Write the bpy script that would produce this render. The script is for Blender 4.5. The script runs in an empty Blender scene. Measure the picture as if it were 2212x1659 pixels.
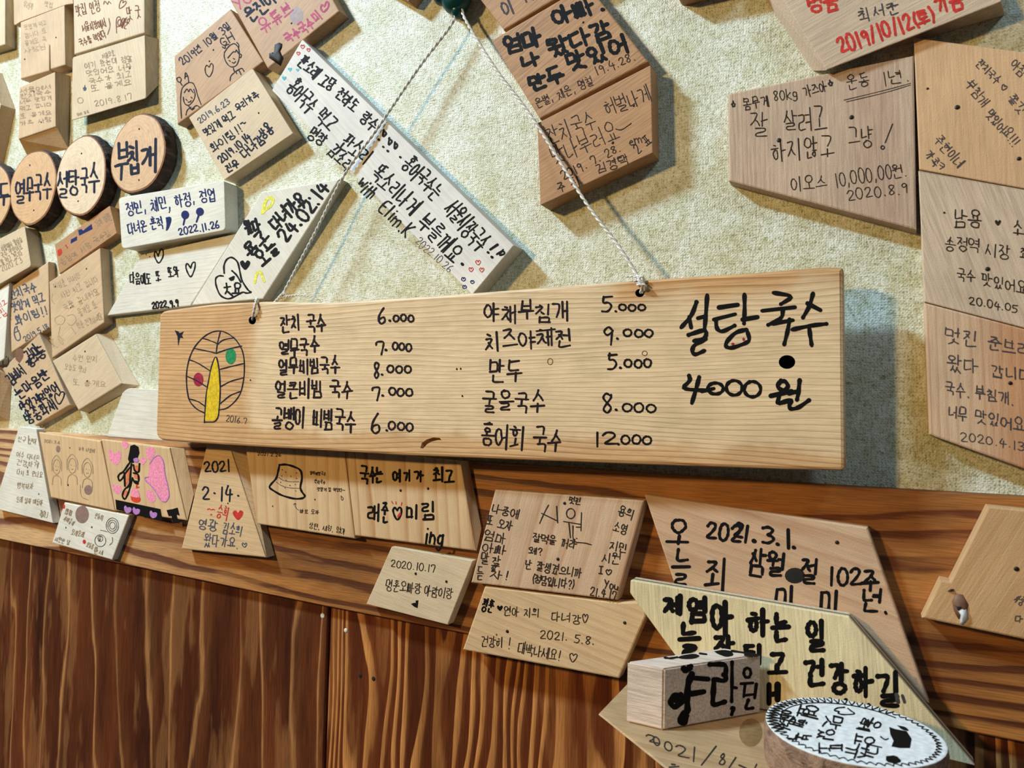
import bpy, bmesh, math, random
from mathutils import Vector, Matrix
from mathutils.geometry import tessellate_polygon

# ------------------------------------------------------------------ camera
F = 1600.0; CX = 1106.0; CY = 829.5          # focal length and centre in pixels of a 2212 x 1659 frame
DIST = 0.52                                  # camera to wall
H = 1.35                                     # camera height
scene = bpy.context.scene
COL = scene.collection
XA = Vector((3156, 8, -1600)).normalized()   # wall axes seen by the camera (x right, y down, z forward)
ZA = Vector((912, -40000, 1600)); ZA = (ZA - XA * XA.dot(ZA)).normalized()
YA = ZA.cross(XA)
CAM = Vector((0, -DIST, H))

cam_data = bpy.data.cameras.new('camera')
cam = bpy.data.objects.new('camera', cam_data); COL.objects.link(cam)
cam_data.sensor_fit = 'HORIZONTAL'; cam_data.sensor_width = 36.0
cam_data.lens = F / 2212 * 36.0
cam_data.clip_start = 0.01
right = Vector((XA.x, YA.x, ZA.x)); down = Vector((XA.y, YA.y, ZA.y)); fwd = Vector((XA.z, YA.z, ZA.z))
m = Matrix((right, -down, -fwd)).transposed().to_4x4(); m.translation = CAM
cam.matrix_world = m
cam_data.dof.use_dof = True
cam_data.dof.focus_distance = 0.58
cam_data.dof.aperture_fstop = 15.0
scene.camera = cam

# ------------------------------------------------------------------ light
scene.view_settings.view_transform = 'Standard'
scene.view_settings.look = 'None'
scene.view_settings.exposure = -0.06
scene.view_settings.gamma = 1.0
scene.view_settings.use_curve_mapping = False
world = bpy.data.worlds.new('room_light'); scene.world = world
world.use_nodes = True
world.node_tree.nodes['Background'].inputs[0].default_value = (0.80, 0.90, 1.0, 1)
world.node_tree.nodes['Background'].inputs[1].default_value = 0.05

def lamp(name, loc, target, power, color, sx, sy):
    d = bpy.data.lights.new(name, 'AREA'); d.shape = 'RECTANGLE'; d.size = sx; d.size_y = sy
    d.energy = power; d.color = color
    o = bpy.data.objects.new(name, d); COL.objects.link(o); o.location = loc
    o.rotation_euler = (Vector(target) - Vector(loc)).to_track_quat('-Z', 'Y').to_euler()
    return o
lamp('warm_lamp', (-1.85, -2.35, H + 0.95), (-0.2, 0, H), 52, (1.0, 0.66, 0.24), 0.2, 0.2)
lamp('cool_tube_left', (-1.75, -1.05, H + 1.66), (-0.45, 0, H + 0.15), 92, (0.54, 0.79, 1.0), 0.3, 0.10)
lamp('cool_tube_right', (0.52, -0.66, H + 0.92), (0.05, 0, H - 0.05), 3.5, (0.64, 0.84, 1.0), 0.2, 0.08)

# ------------------------------------------------------------------ pixel to place
def ray(px, py):
    r = Vector(((px - CX) / F, (py - CY) / F, 1.0))
    return Vector((r.dot(XA), r.dot(YA), r.dot(ZA)))
def at(px, py, d=0.0):                        # the point d metres in front of the wall
    r = ray(px, py); return CAM + r * ((DIST - d) / r.y)
def on_plane(px, py, p, n):
    r = ray(px, py); return CAM + r * ((p - CAM).dot(n) / r.dot(n))
def at_z(px, py, z):
    r = ray(px, py); return CAM + r * ((z - H) / r.z)

# ------------------------------------------------------------------ materials
def lin(c):
    out = []
    for v in c[:3]:
        v /= 255.0
        out.append(v / 12.92 if v <= 0.04045 else ((v + 0.055) / 1.055) ** 2.4)
    return (*out, 1.0)

class NT:
    def __init__(s, name):
        s.m = bpy.data.materials.new(name); s.m.use_nodes = True
        s.t = s.m.node_tree; s.b = s.t.nodes['Principled BSDF']
    def n(s, kind, **kw):
        o = s.t.nodes.new(kind)
        for k, v in kw.items(): setattr(o, k, v)
        return o
    def l(s, a, b): s.t.links.new(a, b)
    def val(s, sock, v):
        if hasattr(v, 'is_output') or isinstance(v, bpy.types.NodeSocket): s.l(v, sock)
        else: sock.default_value = v
    def math(s, op, a, b=None, c=None):
        o = s.n('ShaderNodeMath', operation=op); s.val(o.inputs[0], a)
        if b is not None: s.val(o.inputs[1], b)
        if c is not None: s.val(o.inputs[2], c)
        return o.outputs[0]
    def mix(s, f, a, b, blend='MIX'):
        o = s.n('ShaderNodeMix', data_type='RGBA', blend_type=blend)
        s.val(o.inputs[0], f); s.val(o.inputs[6], a); s.val(o.inputs[7], b)
        return o.outputs[2]
    def ramp(s, f, pts, interp='LINEAR'):
        o = s.n('ShaderNodeValToRGB'); o.color_ramp.interpolation = interp
        e = o.color_ramp.elements
        while len(e) < len(pts): e.new(0.5)
        for q, (p, c) in zip(e, pts):
            q.position = p; q.color = c if len(c) == 4 else (*c, 1)
        s.l(f, o.inputs[0]); return o.outputs[0]
    def mapping(s, v, loc=(0, 0, 0), rot=(0, 0, 0), sc=(1, 1, 1)):
        o = s.n('ShaderNodeMapping'); s.l(v, o.inputs[0])
        o.inputs[1].default_value = loc; o.inputs[2].default_value = rot; o.inputs[3].default_value = sc
        return o.outputs[0]
    def noise(s, v, scale, detail=2.0, rough=0.5, dist=0.0):
        o = s.n('ShaderNodeTexNoise'); s.l(v, o.inputs['Vector'])
        o.inputs['Scale'].default_value = scale; o.inputs['Detail'].default_value = detail
        o.inputs['Roughness'].default_value = rough; o.inputs['Distortion'].default_value = dist
        return o.outputs[0]
    def sep(s, v):
        o = s.n('ShaderNodeSeparateXYZ'); s.l(v, o.inputs[0]); return o.outputs
    def bump(s, h, strength, dist):
        o = s.n('ShaderNodeBump'); s.l(h, o.inputs['Height'])
        o.inputs['Strength'].default_value = strength; o.inputs['Distance'].default_value = dist
        s.l(o.outputs[0], s.b.inputs['Normal'])
def g(v): return (v, v, v, 1)

SEED = [0]
def wood(light, dark, angle=0.0, freq=230, amp=1.6, contrast=0.75, tone=None, fiber=0.22, rough=0.62, blot=0.35, stretch=0.10, knots=()):
    """solid wood: growth rings along a grain direction turned by `angle` degrees (clockwise seen from the room)"""
    SEED[0] += 1; rnd = random.Random(SEED[0] * 7)
    N = NT('wood')
    co = N.n('ShaderNodeTexCoord').outputs['Object']
    v = N.mapping(co, rot=(0, math.radians(-angle), 0))
    v = N.mapping(v, loc=(rnd.uniform(-3, 3), rnd.uniform(-3, 3), rnd.uniform(-3, 3)))
    vs = N.mapping(v, sc=(stretch, 1, 1))
    x, y, z = N.sep(v)
    n1 = N.noise(vs, 16, 3, 0.55)
    r = N.math('MULTIPLY', N.math('ADD', z, N.math('MULTIPLY', y, 0.45)), freq)
    r = N.math('ADD', r, N.math('MULTIPLY', n1, amp * 5))
    ring = N.math('FRACT', r)
    ring = N.ramp(ring, [(0, g(0.05)), (0.55, g(0.3)), (0.86, g(1)), (0.93, g(0.6)), (1, g(0.05))])
    pres = N.ramp(N.noise(vs, 30, 2), [(0.3, g(0.25)), (0.7, g(1))])
    fac = N.math('MULTIPLY', N.math('MULTIPLY', ring, pres), contrast)
    c = N.mix(fac, lin(light), lin(dark))
    if tone:                                          # a broad warmer or greyer heart
        c = N.mix(N.ramp(N.noise(vs, 12, 2), [(0.42, g(0)), (0.62, g(blot + 0.3))]), c, lin(tone))
    fb = N.noise(N.mapping(v, sc=(0.05, 1, 1)), 900, 2, 0.6)
    k = N.ramp(fb, [(0.3, g(1 - fiber)), (0.62, g(1.0))])
    c = N.mix(1.0, c, k, 'MULTIPLY')
    bl = N.noise(co, 24, 3, 0.6)
    c = N.mix(1.0, c, N.ramp(bl, [(0.3, g(1 - blot * 0.4)), (0.65, g(1.0))]), 'MULTIPLY')
    N.l(c, N.b.inputs['Base Color'])
    N.b.inputs['Roughness'].default_value = rough
    N.b.inputs['Specular IOR Level'].default_value = 0.25
    N.bump(N.math('ADD', fb, N.noise(v, 1400, 2)), 0.35, 0.0004)
    return N.m

_ink = {}
def ink_mat(c, rough=0.7):
    if c not in _ink:
        N = NT('ink'); co = N.n('ShaderNodeTexCoord').outputs['Object']
        k = N.ramp(N.noise(co, 500, 2), [(0.35, g(0.75)), (0.7, g(1.15))])
        N.l(N.mix(1.0, lin(c), k, 'MULTIPLY'), N.b.inputs['Base Color'])
        N.b.inputs['Roughness'].default_value = rough; N.b.inputs['Specular IOR Level'].default_value = 0.12
        _ink[c] = N.m
    return _ink[c]
def plain(name, c, rough=0.5, metal=0.0):
    N = NT(name); co = N.n('ShaderNodeTexCoord').outputs['Object']
    k = N.ramp(N.noise(co, 300, 2), [(0.3, g(0.8)), (0.7, g(1.1))])
    N.l(N.mix(1.0, lin(c), k, 'MULTIPLY'), N.b.inputs['Base Color'])
    N.b.inputs['Roughness'].default_value = rough; N.b.inputs['Metallic'].default_value = metal
    return N.m

def wallpaper():
    N = NT('woven_wallpaper')
    co = N.n('ShaderNodeTexCoord').outputs['Object']
    h = N.noise(N.mapping(co, sc=(0.25, 1, 1)), 820, 2, 0.6)
    w = N.noise(N.mapping(co, sc=(1, 1, 0.25)), 820, 2, 0.6)
    jn = N.math('MULTIPLY', N.noise(co, 90, 2, 0.5), 9.0)
    sx, _sy, sz = N.sep(co)
    th = N.math('MULTIPLY', N.math('SINE', N.math('ADD', N.math('MULTIPLY', sx, 2900), jn)), N.math('SINE', N.math('ADD', N.math('MULTIPLY', sz, 2900), jn)))
    wv = N.math('ADD', N.math('MULTIPLY', N.math('ADD', h, w), 0.5), N.math('MULTIPLY', th, 0.045))
    fine = N.noise(co, 900, 2, 0.6)
    big = N.noise(co, 26, 3, 0.6)
    mid = N.noise(co, 110, 3, 0.6)
    base = N.mix(N.ramp(N.math('ADD', N.math('MULTIPLY', big, 0.5), N.math('MULTIPLY', mid, 0.5)), [(0.38, g(0)), (0.60, g(1))]), lin((192, 189, 155)), lin((222, 223, 211)))
    k = N.ramp(wv, [(0.34, (0.42, 0.41, 0.27, 1)), (0.44, (0.80, 0.79, 0.70, 1)), (0.52, (1.0, 1.0, 0.98, 1)), (0.62, (1.08, 1.08, 1.06, 1))])
    speck = N.ramp(N.noise(N.mapping(co, loc=(3, 1, 2)), 420, 3, 0.65), [(0.33, (0.55, 0.53, 0.38, 1)), (0.42, (1, 1, 1, 1))])
    base = N.mix(0.75, base, speck, 'MULTIPLY')
    c = N.mix(1.0, base, k, 'MULTIPLY')
    N.l(c, N.b.inputs['Base Color'])
    N.b.inputs['Roughness'].default_value = 0.42
    N.b.inputs['Specular IOR Level'].default_value = 0.42
    N.bump(N.math('ADD', N.math('MULTIPLY', wv, 1.4), N.math('MULTIPLY', fine, 0.5)), 0.55, 0.0012)
    return N.m

def stained_boards(name, axis, dark, mid, light, freq, fan, seed, pts, rough=0.38, broad=0.3, alt=None, jag=0.22):
    """stained softwood with wandering grain lines; axis 'Z' runs upright, 'X' runs level; pts is the profile of one ring"""
    N = NT(name); co = N.n('ShaderNodeTexCoord').outputs['Object']
    st = (1, 1, 0.16) if axis == 'Z' else (0.16, 1, 1)
    v = N.mapping(co, loc=(seed, seed * 0.7, seed * 1.3), sc=st)
    x, y, z = N.sep(co)
    a = x if axis == 'Z' else z
    n = N.noise(v, 8, 3, 0.5)
    n2 = N.noise(v, 60, 3, 0.6)
    r = N.math('ADD', N.math('MULTIPLY', n, fan), N.math('ADD', N.math('MULTIPLY', a, freq), N.math('MULTIPLY', n2, jag * 2)))
    fr = N.math('FRACT', r)
    lines = N.ramp(fr, [(p, g(k)) for p, k in pts])
    pres = N.ramp(N.noise(v, 22, 2), [(0.30, g(0.35)), (0.55, g(1))])
    tone = N.ramp(N.noise(v, 17, 4, 0.65), [(0.35, g(0)), (0.66, g(1))])
    c = N.mix(tone, lin(dark), lin(mid))
    wide = N.ramp(N.noise(N.mapping(co, loc=(seed * 2, 0, seed), sc=st), 24, 4, 0.6), [(0.54, g(0)), (0.585, g(broad)), (0.8, g(broad * .8))])
    c = N.mix(wide, c, lin(light))
    c = N.mix(N.math('MULTIPLY', lines, pres), c, lin(light))
    if alt:                                             # one end greyer and tan: cool light's reflection painted into the colour
        q = N.n('ShaderNodeMapRange'); N.l(N.math('ADD', x, N.math('MULTIPLY', n, .3)), q.inputs[0])
        q.inputs[1].default_value = alt[0]; q.inputs[2].default_value = alt[1]
        c = N.mix(N.math('MULTIPLY', q.outputs[0], alt[3]), c, N.mix(lines, lin(alt[2]), lin(alt[4])))
    fb = N.noise(N.mapping(co, sc=(1, 1, 0.04) if axis == 'Z' else (0.04, 1, 1)), 1100, 2, 0.6)
    c = N.mix(1.0, c, N.ramp(fb, [(0.3, g(0.66)), (0.62, g(1.06))]), 'MULTIPLY')
    N.l(c, N.b.inputs['Base Color'])
    N.b.inputs['Roughness'].default_value = rough
    N.b.inputs['Specular IOR Level'].default_value = 0.35
    N.bump(N.math('ADD', lines, fb), 0.3, 0.0008)
    return N.m

# ------------------------------------------------------------------ mesh helpers
def link(name, bm, mat, parent=None, origin=None, smooth=False):
    me = bpy.data.meshes.new(name)
    if origin is not None: bmesh.ops.translate(bm, vec=-origin, verts=bm.verts)
    bm.to_mesh(me); bm.free()
    if smooth:
        for p in me.polygons: p.use_smooth = True
    me.materials.append(mat)
    o = bpy.data.objects.new(name, me); COL.objects.link(o)
    if parent is not None: o.parent = parent
    elif origin is not None: o.location = origin
    return o
def tag(o, label, cat, group=None):
    o['label'] = label; o['category'] = cat
    if group: o['group'] = group
    return o
def struct(o): o['kind'] = 'structure'; return o

def round_poly(poly, r0=0.0, seg=4):
    out = []; n = len(poly)
    for i in range(n):
        p = Vector(poly[i][:2]); r = poly[i][2] if len(poly[i]) > 2 else r0
        a = Vector(poly[i - 1][:2]) - p; b = Vector(poly[(i + 1) % n][:2]) - p
        r = min(r, a.length * 0.45, b.length * 0.45)
        if r <= 0.01: out.append((p.x, p.y)); continue
        p0 = p + a.normalized() * r; p1 = p + b.normalized() * r
        for k in range(seg + 1):
            t = k / seg
            q = p0 * (1 - t) ** 2 + p * (2 * t * (1 - t)) + p1 * t * t
            out.append((q.x, q.y))
    return out

def inset_ring(ring, d):
    """move a flat XZ ring inward by d"""
    n = len(ring); area = sum(ring[i].x * ring[(i + 1) % n].z - ring[(i + 1) % n].x * ring[i].z for i in range(n))
    sgn = 1 if area > 0 else -1; out = []
    for i in range(n):
        a, p, b = ring[i - 1], ring[i], ring[(i + 1) % n]
        e1 = Vector((p.x - a.x, p.z - a.z)); e2 = Vector((b.x - p.x, b.z - p.z))
        if e1.length < 1e-7: e1 = e2
        if e2.length < 1e-7: e2 = e1
        e1.normalize(); e2.normalize()
        n1 = Vector((-e1.y, e1.x)) * sgn; n2 = Vector((-e2.y, e2.x)) * sgn
        nn = (n1 + n2); k = max(0.4, 0.5 * nn.length ** 2)
        nn = nn / k if nn.length > 1e-6 else n1
        out.append(Vector((p.x + nn.x * d, p.y, p.z + nn.y * d)))
    return out

def loft(bm, rings, cap0=True, cap1=True):
    vs = [[bm.verts.new(p) for p in r] for r in rings]; n = len(rings[0])
    for a, b in zip(vs, vs[1:]):
        for i in range(n): bm.faces.new((a[i], a[(i + 1) % n], b[(i + 1) % n], b[i]))
    if cap0: bm.faces.new(vs[0][::-1])
    if cap1: bm.faces.new(vs[-1])
    bmesh.ops.recalc_face_normals(bm, faces=bm.faces)

GROUP_WALL = 'message blocks fixed on the wallpaper'
GROUP_RAIL = 'message blocks fixed along the brown rail'
def block(label, poly, t, base, mat, back=None, bev=0.0012, group=GROUP_WALL, name='message_block', cat='wooden block', corner=0.0):
    """a wooden block: `poly` outlines its front face, `back` (if given) its outline on the wall where the sides slope"""
    if any(len(p) > 2 for p in poly) or corner: bev = min(bev, .0006)
    front = [at(x, y, base + t) for x, y in round_poly(poly, corner)]
    if back: bk = [at(x, y, base + 0.0003) for x, y in round_poly([(*b[:2], *p[2:]) for b, p in zip(back, poly)], corner)]
    else: bk = [Vector((p.x, -base - 0.0003, p.z)) for p in front]
    mid = [Vector((p.x, p.y + bev, p.z)) for p in front]
    if back: mid = [p.lerp(b, bev / t) for p, b in zip(front, bk)]
    m2 = [p + Vector((0, -bev * 0.72, 0)) for p in inset_ring(mid, bev * 0.28)]
    cap = [Vector((p.x, -base - t, p.z)) for p in inset_ring(mid, bev)]
    bm = bmesh.new(); loft(bm, [bk, mid, m2, cap])
    org = sum(bk, Vector()) / len(bk)
    o = link(name, bm, mat, origin=org)
    tag(o, label, cat, group)
    o['_d'] = 0.0; del o['_d']
    return o, (Vector((0, -base - t, 0)), Vector((0, -1, 0)), org)

# ------------------------------------------------------------------ handwriting
J = {'ㄱ': [[(0, .08), (.95, .04), (.85, .5), (.55, 1)]], '_ㄱ': [[(0, .05), (1, .0), (.92, 1)]],
 'ㄴ': [[(.05, 0), (0, .85), (.1, 1), (1, .85)]], 'ㄷ': [[(0, .05), (.95, 0)], [(.05, .05), (0, .9), (.15, 1), (1, .9)]],
 'ㄹ': [[(.05, .05), (.95, 0), (.9, .45), (.05, .52), (.02, .95), (1, .92)]],
 'ㅁ': [[(.05, .05), (0, 1)], [(.05, .05), (.95, 0), (.95, .95)], [(0, .98), (.97, .93)]],
 'ㅂ': [[(.05, 0), (.02, .98)], [(.93, 0), (.95, .98)], [(.05, .48), (.93, .45)], [(.03, .97), (.95, .95)]],
 'ㅅ': [[(.52, 0), (.4, .5), (0, 1)], [(.45, .42), (.7, .7), (1, .95)]],
 'ㅇ': 'O', 'ㅈ': [[(.02, .08), (.92, .03), (.5, .6), (.0, 1)], [(.55, .5), (.75, .75), (1, .97)]],
 'ㅊ': [[(.35, 0), (.68, .06)], [(.02, .28), (.95, .22), (.5, .68), (.0, 1)], [(.55, .62), (.75, .8), (1, .97)]],
 'ㅋ': [[(0, .08), (.95, .04), (.85, .5), (.55, 1)], [(.05, .52), (.85, .45)]],
 'ㅌ': [[(0, .05), (.95, 0)], [(.05, .48), (.9, .44)], [(.05, .05), (0, .9), (.15, 1), (1, .92)]],
 'ㅍ': [[(0, .06), (1, .02)], [(.3, .06), (.33, .92)], [(.7, .04), (.67, .92)], [(0, .98), (1, .93)]],
 'ㅎ': [[(.35, 0), (.68, .03)], [(.02, .25), (1, .2)], ('o', .5, .68, .33, .31)],
 'ㅏ': [[(.25, 0), (.25, 1)], [(.25, .5), (1, .46)]], 'ㅑ': [[(.25, 0), (.25, 1)], [(.25, .36), (1, .33)], [(.25, .64), (1, .6)]],
 'ㅓ': [[(.75, 0), (.75, 1)], [(0, .5), (.75, .47)]], 'ㅕ': [[(.75, 0), (.75, 1)], [(0, .34), (.75, .32)], [(0, .6), (.75, .58)]],
 'ㅐ': [[(.15, .08), (.15, .92)], [(.15, .5), (.8, .46)], [(.8, 0), (.8, 1)]], 'ㅒ': [[(.15, .08), (.15, .92)], [(.15, .38), (.8, .35)], [(.15, .6), (.8, .58)], [(.8, 0), (.8, 1)]],
 'ㅔ': [[(.5, .08), (.5, .92)], [(0, .5), (.5, .47)], [(.95, 0), (.95, 1)]], 'ㅖ': [[(.5, .08), (.5, .92)], [(0, .36), (.5, .34)], [(0, .6), (.5, .58)], [(.95, 0), (.95, 1)]],
 'ㅣ': [[(.6, 0), (.6, 1)]], 'ㅗ': [[(.5, .05), (.48, .75)], [(0, .82), (1, .74)]], 'ㅛ': [[(.33, .1), (.33, .78)], [(.67, .08), (.67, .76)], [(0, .84), (1, .76)]],
 'ㅜ': [[(0, .2), (1, .12)], [(.52, .16), (.5, 1)]], 'ㅠ': [[(0, .2), (1, .12)], [(.32, .18), (.28, 1)], [(.68, .16), (.7, 1)]], 'ㅡ': [[(0, .55), (1, .47)]]}
LEAD = 'ㄱ,ㄱㄱ,ㄴ,ㄷ,ㄷㄷ,ㄹ,ㅁ,ㅂ,ㅂㅂ,ㅅ,ㅅㅅ,ㅇ,ㅈ,ㅈㅈ,ㅊ,ㅋ,ㅌ,ㅍ,ㅎ'.split(',')
VOW = 'ㅏ,ㅐ,ㅑ,ㅒ,ㅓ,ㅔ,ㅕ,ㅖ,ㅗ,ㅗㅏ,ㅗㅐ,ㅗㅣ,ㅛ,ㅜ,ㅜㅓ,ㅜㅔ,ㅜㅣ,ㅠ,ㅡ,ㅡㅣ,ㅣ'.split(',')
TAIL = ',ㄱ,ㄱㄱ,ㄱㅅ,ㄴ,ㄴㅈ,ㄴㅎ,ㄷ,ㄹ,ㄹㄱ,ㄹㅁ,ㄹㅂ,ㄹㅅ,ㄹㅌ,ㄹㅍ,ㄹㅎ,ㅁ,ㅂ,ㅂㅅ,ㅅ,ㅅㅅ,ㅇ,ㅈ,ㅊ,ㅋ,ㅌ,ㅍ,ㅎ'.split(',')
def oval(x, y, rx, ry, n=12, a0=-1.9):
    return [(x + rx * math.cos(a0 - 2 * math.pi * k / n), y + ry * math.sin(a0 - 2 * math.pi * k / n)) for k in range(n + 1)]
A = {'0': [('o', .5, .5, .45, .5)], '1': [[(.5, 0), (.5, 1)]],
 '2': [[(.05, .25), (.3, .02), (.75, .05), (.85, .3), (.5, .65), (.02, .98), (1, .93)]],
 '3': [[(.05, .1), (.5, .0), (.9, .2), (.6, .45), (.3, .48), (.8, .55), (.95, .78), (.5, 1), (0, .9)]],
 '4': [[(.4, 0), (.0, .6), (1, .56)], [(.7, .2), (.66, 1)]], '5': [[(.2, .05), (.12, .45), (.6, .4), (.95, .65), (.6, .98), (.05, .95)], [(.2, .05), (.95, .0)]],
 '6': [[(.7, 0), (.2, .4), (.05, .75), (.4, 1), (.9, .85), (.8, .55), (.3, .6), (.08, .8)]], '7': [[(.05, .3), (.08, .05), (.9, .02), (.85, .4), (.6, 1)]],
 '8': [[(.85, .12), (.4, 0), (.12, .22), (.5, .48), (.9, .75), (.5, 1), (.1, .78), (.5, .48), (.85, .25), (.85, .12)]],
 '9': [[(.85, .25), (.5, .0), (.1, .25), (.4, .5), (.85, .3), (.85, .2), (.75, 1)]],
 '.': [[(.4, .93), (.55, .97)]], ',': [[(.5, .85), (.35, 1.1)]], '!': [[(.6, 0), (.5, .68)], [(.45, .93), (.5, .97)]], '?': [[(.1, .2), (.4, 0), (.85, .2), (.5, .5), (.45, .7)], [(.45, .93), (.5, .97)]],
 '(': [[(.8, 0), (.3, .5), (.8, 1)]], ')': [[(.2, 0), (.7, .5), (.2, 1)]], '/': [[(.8, 0), (.2, 1)]], '~': [[(0, .55), (.3, .4), (.6, .6), (1, .42)]], '^': [[(0, .5), (.5, .2), (1, .5)]], '-': [[(.1, .55), (.9, .52)]],
 '♡': [[(.5, .3), (.3, .08), (.05, .2), (.12, .55), (.5, 1), (.9, .5), (.95, .18), (.7, .05), (.5, .3)]],
 '☆': [[(.5, 0), (.75, 1), (.05, .38), (.95, .38), (.25, 1), (.5, 0)]],
 'w': [[(0, .3), (.25, 1), (.5, .4), (.75, 1), (1, .3)]], 'i': [[(.5, .38), (.5, 1)], [(.5, .1), (.52, .14)]], 't': [[(.5, .1), (.5, 1)], [(.15, .42), (.9, .38)]], 'h': [[(.15, 0), (.15, 1)], [(.15, .6), (.5, .42), (.85, .6), (.85, 1)]],
 'E': [[(.9, .02), (.1, .05), (.1, .98), (.95, .95)], [(.1, .5), (.8, .48)]], 'l': [[(.5, 0), (.5, 1)]], 'm': [[(0, .4), (0, 1)], [(0, .55), (.3, .4), (.5, .6), (.5, 1)], [(.5, .6), (.75, .4), (1, .6), (1, 1)]],
 'K': [[(.1, 0), (.1, 1)], [(.9, .0), (.1, .55), (.95, 1)]], 'k': [[(.1, 0), (.1, 1)], [(.8, .35), (.1, .65), (.9, 1)]], 'g': [('o', .45, .6, .35, .25), [(.8, .35), (.8, 1.1), (.4, 1.3), (.05, 1.15)]],
 'n': [[(.1, .4), (.1, 1)], [(.1, .6), (.5, .4), (.85, .6), (.85, 1)]], 'y': [[(.05, .3), (.5, .75)], [(.95, .25), (.3, 1.2)]], 'Y': [[(.05, 0), (.5, .5)], [(.95, .0), (.4, 1)]], 'o': [('o', .5, .7, .4, .3)], 'O': [('o', .5, .5, .48, .5)],
 'u': [[(.1, .4), (.1, .85), (.5, 1), (.85, .8), (.85, .4), (.9, 1)]], 'I': [[(.1, .02), (.9, .0)], [(.5, 0), (.5, 1)], [(.1, 1), (.9, .98)]], 'G': [[(.85, .15), (.4, 0), (.05, .5), (.4, 1), (.9, .8), (.9, .55), (.5, .55)]], 'H': [[(.1, 0), (.1, 1)], [(.9, 0), (.9, 1)], [(.1, .5), (.9, .48)]],
 'B': [[(.1, 0), (.1, 1), (.8, .85), (.7, .55), (.1, .5), (.7, .4), (.65, .1), (.1, 0)]], 'A': [[(.5, 0), (.0, 1)], [(.5, 0), (.95, 1)], [(.2, .65), (.8, .62)]], 'P': [[(.1, 1), (.1, 0), (.85, .1), (.8, .45), (.1, .55)]], 'e': [[(.1, .65), (.85, .6), (.6, .4), (.15, .55), (.2, .95), (.9, .9)]]}

def place_jamo(out, seq, box, pre=''):
    x0, y0, x1, y1 = box; n = len(seq)
    for i, ch in enumerate(seq):
        a = x0 + (x1 - x0) * i / n; b = x0 + (x1 - x0) * (i + (0.86 if n > 1 else 1)) / n
        s = J.get(pre + ch, J[ch])
        if s == 'O': out.append(oval((a + b) / 2, (y0 + y1) / 2, (b - a) / 2, (y1 - y0) / 2)); continue
        for st in s:
            if st[0] == 'o': out.append(oval(a + (b - a) * st[1], y0 + (y1 - y0) * st[2], (b - a) * st[3], (y1 - y0) * st[4]))
            else: out.append([(a + (b - a) * p[0], y0 + (y1 - y0) * p[1]) for p in st])
def glyph(ch):
    """strokes of a character in a unit box"""
    c = ord(ch) - 0xAC00; out = []
    if 0 <= c < 11172:
        L, V, T = LEAD[c // 588], VOW[(c % 588) // 28], TAIL[c % 28]
        hor = V[0] in 'ㅗㅛㅜㅠㅡ'
        if not hor:
            if T: place_jamo(out, L, (.02, .05, .5, .52)); place_jamo(out, V, (.58, 0, 1, .58)); place_jamo(out, T, (.18, .66, .9, 1), '_')
            else: place_jamo(out, L, (0, .14, .5, .86)); place_jamo(out, V, (.58, 0, 1, 1))
        elif len(V) == 1:
            if T: place_jamo(out, L, (.2, 0, .8, .33), '_'); place_jamo(out, V, (0, .36, 1, .62)); place_jamo(out, T, (.2, .68, .84, 1), '_')
            else: place_jamo(out, L, (.16, 0, .82, .5), '_' if V in 'ㅜㅠㅡ' else ''); place_jamo(out, V, (0, .54, 1, 1))
        else:
            if T: place_jamo(out, L, (.08, 0, .55, .28)); place_jamo(out, V[0], (0, .3, .62, .56)); place_jamo(out, V[1], (.66, 0, 1, .6)); place_jamo(out, T, (.2, .68, .9, 1), '_')
            else: place_jamo(out, L, (.06, .02, .55, .42)); place_jamo(out, V[0], (0, .46, .62, .86)); place_jamo(out, V[1], (.66, 0, 1, 1))
        return out
    if ch in J:
        place_jamo(out, ch, (0.05, .1, .95, .9)); return out
    for st in A.get(ch, []):
        if st[0] == 'o': out.append(oval(*st[1:]))
        else: out.append(list(st))
    return out
NARROW = {' ': .55, '.': .4, ',': .4, '!': .45, '1': .45, 'i': .45, 'l': .45, 'I': .6, '/': .6, '(': .45, ')': .45, 't': .6, '~': .8, 'm': .9, 'w': .9}
def adv(ch):
    if ch in NARROW: return NARROW[ch]
    return 1.0 if ord(ch) > 0x3000 else .72

def smooth(pts, it=2):
    if len(pts) < 3: return pts
    for _ in range(it):
        q = [pts[0]]
        for a, b in zip(pts, pts[1:]):
            q.append((a[0] * .78 + b[0] * .22, a[1] * .78 + b[1] * .22)); q.append((a[0] * .22 + b[0] * .78, a[1] * .22 + b[1] * .78))
        q.append(pts[-1]); pts = q
    return pts

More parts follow.
